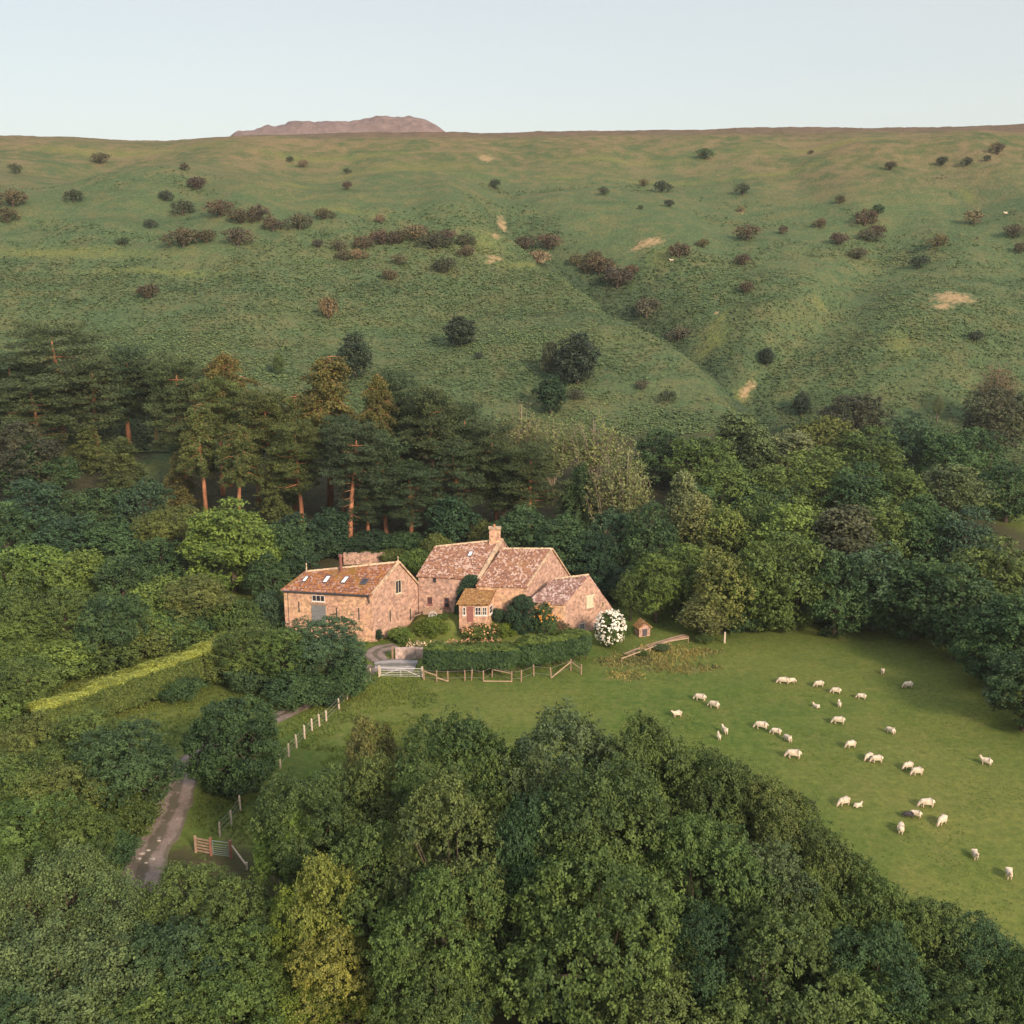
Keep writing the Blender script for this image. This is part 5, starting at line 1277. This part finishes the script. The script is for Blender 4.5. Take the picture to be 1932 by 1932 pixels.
post_fence('garden_fence', 'brown post and rail fence along the foot of the garden hedge',
           [G(800, 1283), G(824, 1286), G(845, 1286), G(877, 1285), G(889, 1284), G(912, 1286), G(928, 1278), G(965, 1287), G(983, 1286), G(1007, 1276), G(1040, 1280), G(1077, 1265), G(1096, 1273)], 1.35, 'post_dark', 2,
           rails=[(0, 1.1, 1, .75), (1, .5, 2, .1), (6, 1.0, 7, 1.05), (5, .1, 7, .12), (10, .1, 11, 1.1), (11, 1.1, 12, .7)], w=.17)
post_fence('footpath_fence', 'low rail fence on a few posts beside the reddish footpath', [G(1172, 1252), G(1196, 1243), G(1225, 1232), G(1262, 1219), G(1298, 1213)], .8, 'post_dark', 0, rails=[(0, .65, 1, .65), (1, .65, 2, .65), (2, .65, 3, .65), (3, .65, 4, .65)], w=.11)
post_fence('woodland_fence', 'faint post fence in the shade at the top edge of the pasture', [G(1612 + 18 * i, 1177) for i in range(6)], 1.2, 'post_dark', 2, w=.12)
m = MB(); p = G(1367, 1213); m.beam(p + [0, 0, -.3], p + [0, 0, 1.4], .2, .2); tag(m.build('field_post', M['post']), 'single stout post at the corner of the pasture beneath the pale twiggy tree', 'post')
def field_gate(label, pa, pb, hgt, mat, pmat, bars=5, brace=True):
    pa = np.array(pa); pb = np.array(pb); root = empty('field_gate', pa); d = pb - pa; L_ = np.linalg.norm(d); d = d / L_
    f = MB(); a = d * .15; b = d * (L_ - .15)
    f.tube([a + [0, 0, .1], a + [0, 0, hgt]], [.035, .035], 6); f.tube([b + [0, 0, .1], b + [0, 0, hgt]], [.035, .035], 6)
    f.tube([a + [0, 0, hgt], b + [0, 0, hgt]], [.035, .035], 6)
    if brace: f.beam(a + [0, 0, .15], (a + b) / 2 + [0, 0, hgt], .04, .05); f.beam(b + [0, 0, .15], (a + b) / 2 + [0, 0, hgt], .04, .05); f.beam((a + b) / 2 + [0, 0, .1], (a + b) / 2 + [0, 0, hgt], .04, .05)
    f.build('frame', M[mat], root)
    for k in range(bars):
        z = .15 + (hgt - .2) * (k / bars) ** 1.15; m = MB(); m.tube([a + [0, 0, z], b + [0, 0, z]], [.022, .022], 5); m.build('bar', M[mat], root)
    for q in (0 * d, d * L_):
        m = MB(); m.beam(q + [0, 0, -.3], q + [0, 0, hgt + .25], .2, .2); m.build('gatepost', M[pmat], root)
    return tag(root, label, 'gate')
field_gate('pale metal field gate closing the gravel yard', G(716, 1277), G(797, 1279), 1.1, 'metal_white', 'post', 4)
field_gate('grey-green metal gate with red-brown posts at the lane side', G(399, 1614), G(436, 1619), 1.35, 'metal_green', 'post_red', 6, False)
m = MB(); a = G(399, 1614); b = G(370, 1608)
for k in range(5): m.beam(a + [0, 0, .2 + .27 * k], b + [0, 0, .2 + .27 * k], .05, .13)
o = m.build('slatted_fence', M['post_dark']); mm = MB(); mm.beam(b + [0, 0, -.3], b + [0, 0, 1.5], .16, .16); mm.build('post', M['post_dark'], o); tag(o, 'short fence of brown horizontal boards left of the green gate', 'fence')
m = MB(); a = G(436, 1619); b = G(466, 1640); m.beam(a + [.1, 0, 1.15], b + [0, 0, .3], .09, .12); o = m.build('brace_rail', M['post']); mm = MB(); mm.beam(b + [0, 0, -.3], b + [0, 0, .6], .14, .14); mm.build('post', M['post'], o); tag(o, 'sloping pale timber brace right of the green gate', 'fence')
# pale stones on the lane
M['lane_stone'] = flat('pale_lane_stone', (.42, .36, .31), .9, .1, .3)
for i, (u, v, s_) in enumerate([(268, 1612, .5), (280, 1606, .35), (262, 1622, .4), (288, 1622, .45), (276, 1630, .3), (300, 1588, .3)]):
    s_ *= .6; p = G(u, v); q = rdirs(40) * np.array([s_, s_ * .7, .08]); 
    import bmesh
    bm = bmesh.new(); [bm.verts.new(x) for x in q]; bmesh.ops.convex_hull(bm, input=bm.verts); me = bpy.data.meshes.new('stone'); bm.to_mesh(me); bm.free(); me.materials.append(M['lane_stone'])
    o = obj_from('lane_stone', me); o.location = (p[0], p[1], p[2] + .09); tag(o, ['largest flat pale stone on the lane', 'pale stone on the lane, just above the largest', 'leftmost flat pale stone on the lane', 'pale stone on the lane right of the largest', 'smallest, lowest pale stone on the lane', 'pale stone highest up the lane'][i], 'stone', 'flat pale stones on the lane')

# ------------------------------------------------------------------ sheep
def skin_mesh(name, pts, edges, mats, split):
    """pts: (x,y,z,rx,ry); returns a static mesh grown by Skin + Subdivision"""
    me = bpy.data.meshes.new(name + '_sk'); me.from_pydata([p[:3] for p in pts], edges, []); o = bpy.data.objects.new(name + '_sk', me); COL.objects.link(o)
    md = o.modifiers.new('s', 'SKIN'); md.use_smooth_shade = True
    for i, p in enumerate(pts):
        sv = me.skin_vertices[0].data[i]; sv.radius = (p[3], p[4]); sv.use_root = (i == 0)
    sb = o.modifiers.new('u', 'SUBSURF'); sb.levels = 2; sb.render_levels = 2
    dg = bpy.context.evaluated_depsgraph_get(); ev = o.evaluated_get(dg); res = bpy.data.meshes.new_from_object(ev); res.name = name
    bpy.data.objects.remove(o)
    res.materials.clear()
    for mt in mats: res.materials.append(mt)
    for f in res.polygons: f.material_index = split(f.center); f.use_smooth = True
    return res
def sheep_mesh(name, pose, wool='wool', skin='sheep_skin'):
    # facing +x; body length about 1.2 m, back height about 0.8 m
    zb = .58 if pose != 'lying' else .28
    P = [(-.10, 0, zb, .29, .27), (-.42, 0, zb + .01, .27, .25), (.22, 0, zb, .28, .26), (.44, 0, zb + .03, .22, .21)]
    E_ = [(0, 1), (0, 2), (2, 3)]
    if pose == 'grazing': P += [(.62, 0, zb - .14, .13, .13), (.74, 0, zb - .33, .085, .085), (.80, 0, zb - .50, .05, .055)]
    elif pose == 'lying': P += [(.56, 0, zb + .22, .13, .13), (.64, 0, zb + .38, .09, .09), (.80, 0, zb + .33, .05, .055)]
    else: P += [(.58, 0, zb + .20, .13, .13), (.66, 0, zb + .36, .09, .09), (.83, 0, zb + .30, .05, .055)]
    E_ += [(3, 4), (4, 5), (5, 6)]
    P += [(-.62, 0, zb + .02, .07, .07), (-.68, 0, zb - .16, .04, .04)]; E_ += [(1, 7), (7, 8)]
    k = 9
    for sgn in (-1, 1):      # ears
        P += [(P[5][0] - .02, .14 * sgn, P[5][2] + .03, .025, .02)]; E_ += [(5, k)]; k += 1
    if pose != 'lying':
        for x0, par, hock in ((-.44, 1, -.06), (.34, 2, .03)):
            for sgn in (-1, 1):
                off = .05 * sgn if par == 1 else -.05 * sgn
                P += [(x0, .13 * sgn, .36, .085, .085), (x0 + hock + off * .5, .13 * sgn, .20, .042, .042), (x0 + off, .13 * sgn, .015, .035, .035)]
                E_ += [(par, k), (k, k + 1), (k + 1, k + 2)]; k += 3
    else:
        for x0, par in ((-.40, 1), (.36, 2)):
            for sgn in (-1, 1):
                P += [(x0 + .08, .22 * sgn, .10, .08, .07), (x0 + .30, .24 * sgn, .05, .04, .04)]; E_ += [(par, k), (k, k + 1)]; k += 2
    hx, hz = P[5][0], P[5][2]
    def split(c):
        if (c[0] - hx) ** 2 + (c[2] - hz) ** 2 < .018 or c[0] > hx + .03: return 1
        if c[2] < .25 and pose != 'lying' and c[0] < .5: return 1
        return 0
    me = skin_mesh(name, P, E_, [M[wool], M[skin]], split)
    co = np.array([v.co[:] for v in me.vertices]); me.vertices.foreach_set('co', (co + (.014 * vn(co[:, 0] * 22 + co[:, 2] * 9, co[:, 1] * 22 + co[:, 2] * 13, 5))[:, None] * unit(co - [0, 0, zb])).ravel().astype(np.float32)); me.update()
    return me
SM = {k: sheep_mesh('sheep_' + k, k) for k in ('grazing', 'standing', 'lying')}
SM['dark'] = sheep_mesh('dark_lamb', 'grazing', 'wool_dark', 'wool_dark')
g, s, l = 'grazing', 'standing', 'lying'
for (u, v, hd, pose, sc, lab) in [
 (1477, 1290, 180, g, 1.1, 'cream sheep side-on, left one of an overlapping pair high in the pasture'),
 (1492, 1290, 20, g, 1.0, 'cream sheep half hidden, right one of the overlapping pair'),
 (1545, 1296, 190, g, 1.0, 'grazing sheep alone just right of the overlapping pair'),
 (1577, 1309, 170, g, 1.0, 'grazing sheep below and right of the one beside the pair'),
 (1625, 1319, 165, g, .95, 'sheep grazing midway between the pair and the top right sheep'),
 (1665, 1272, 250, s, .85, 'small sheep highest up in the pasture'),
 (1713, 1298, 185, g, 1.05, 'sheep grazing below and right of the highest one'),
 (1540, 1335, 130, l, .85, 'white lamb lying with its head raised'),
 (1583, 1333, 80, s, .8, 'white lamb standing end-on right of the lying lamb'),
 (1582, 1366, 175, g, 1.1, 'side-on sheep grazing below the two white lambs'),
 (1680, 1384, 130, g, 1.0, 'sheep alone in the middle right of the pasture'),
 (1321, 1322, 160, g, 1.1, 'upper left sheep of the two nearest the dry grass'),
 (1347, 1336, 150, g, 1.1, 'lower right sheep of the two nearest the dry grass'),
 (1277, 1353, 200, s, 1.05, 'leftmost sheep, standing behind the grove treetops'),
 (1367, 1384, 110, s, .95, 'upper of two white sheep beside the grove edge'),
 (1356, 1395, 90, s, .8, 'lower, smaller of two white sheep beside the grove edge'),
 (1436, 1376, 165, g, 1.25, 'big sheep at the left end of a diagonal row of three'),
 (1464, 1386, 160, g, 1.0, 'middle sheep of a diagonal row of three'),
 (1486, 1399, 120, g, 1.0, 'lower right sheep of a diagonal row of three'),
 (1497, 1431, 170, g, 1.25, 'large side-on sheep grazing close to the grove, below the row of three'),
 (1605, 1411, 195, g, 1.05, 'sheep grazing alone in the very middle of the pasture'),
 (1639, 1434, 215, g, 1.0, 'left sheep of a touching pair in mid pasture'),
 (1654, 1439, 185, g, 1.1, 'right sheep of a touching pair in mid pasture'),
 (1713, 1451, 200, g, .95, 'upper left of two sheep walking down right of the touching pair'),
 (1730, 1463, 190, g, 1.1, 'lower right of two sheep walking down right of the touching pair'),
 (1860, 1443, 150, s, 1.05, 'sheep far out on the right side of the pasture'),
 (1592, 1520, 205, g, 1.1, 'sheep grazing just right of the treetops with a lamb lying next to it'),
 (1618, 1522, 20, l, .8, 'small brownish lamb lying right of a grazing sheep'),
 (1748, 1523, 182, g, 1.2, 'side-on sheep above the sheep with the dark lamb'),
 (1727, 1542, 160, g, .95, 'sheep grazing right behind a dark lamb'),
 (1714, 1543, 175, 'dark', .85, 'charcoal dark lamb, the only dark animal in the flock'),
 (1699, 1570, 70, g, 1.15, 'white sheep seen from behind, below the dark lamb'),
 (1777, 1556, 220, g, 1.15, 'sheep right of and below the dark lamb'),
 (1839, 1620, 265, s, 1.0, 'sheep seen end-on in the lower right of the pasture'),
 (1903, 1657, 255, s, 1.05, 'lowest sheep, at the right border near the treetops'),
 (1267, 494, 170, s, 1.2, 'tiny white sheep on the hillside below the left bare soil scar'),
 (1897, 405, 190, s, 1.2, 'tiny white sheep far up the right hillside'),
]:
    p = G(u, v)
    o = obj_from('sheep' if pose != 'dark' else 'lamb', SM[pose]); o.location = p; o.rotation_euler = (0, 0, R(hd)); o.scale = (sc * .84 * random.uniform(.94, 1.06), sc * .84 * random.uniform(.94, 1.1), sc * .84 * random.uniform(.95, 1.05))
    tag(o, lab, 'sheep' if 'lamb' not in lab or lab.startswith('sheep') else 'lamb', 'sheep flock on the pasture' if v > 1000 else 'sheep on the hillside')

# ------------------------------------------------------------------ evening haze
hz = NT('haze_air'); pv = hz.n("VolumePrincipled", None, Density=0.00009, Anisotropy=0.0); pv.inputs['Color'].default_value = (.86, .90, .95, 1)
hz.t.links.new(pv.outputs[0], hz.out.inputs[1])
m = MB(); m.box((0, 500, 80), (5600, 6600, 300)); tag(m.build('haze', hz.m), 'thin evening haze in the valley air', 'haze', kind='stuff')
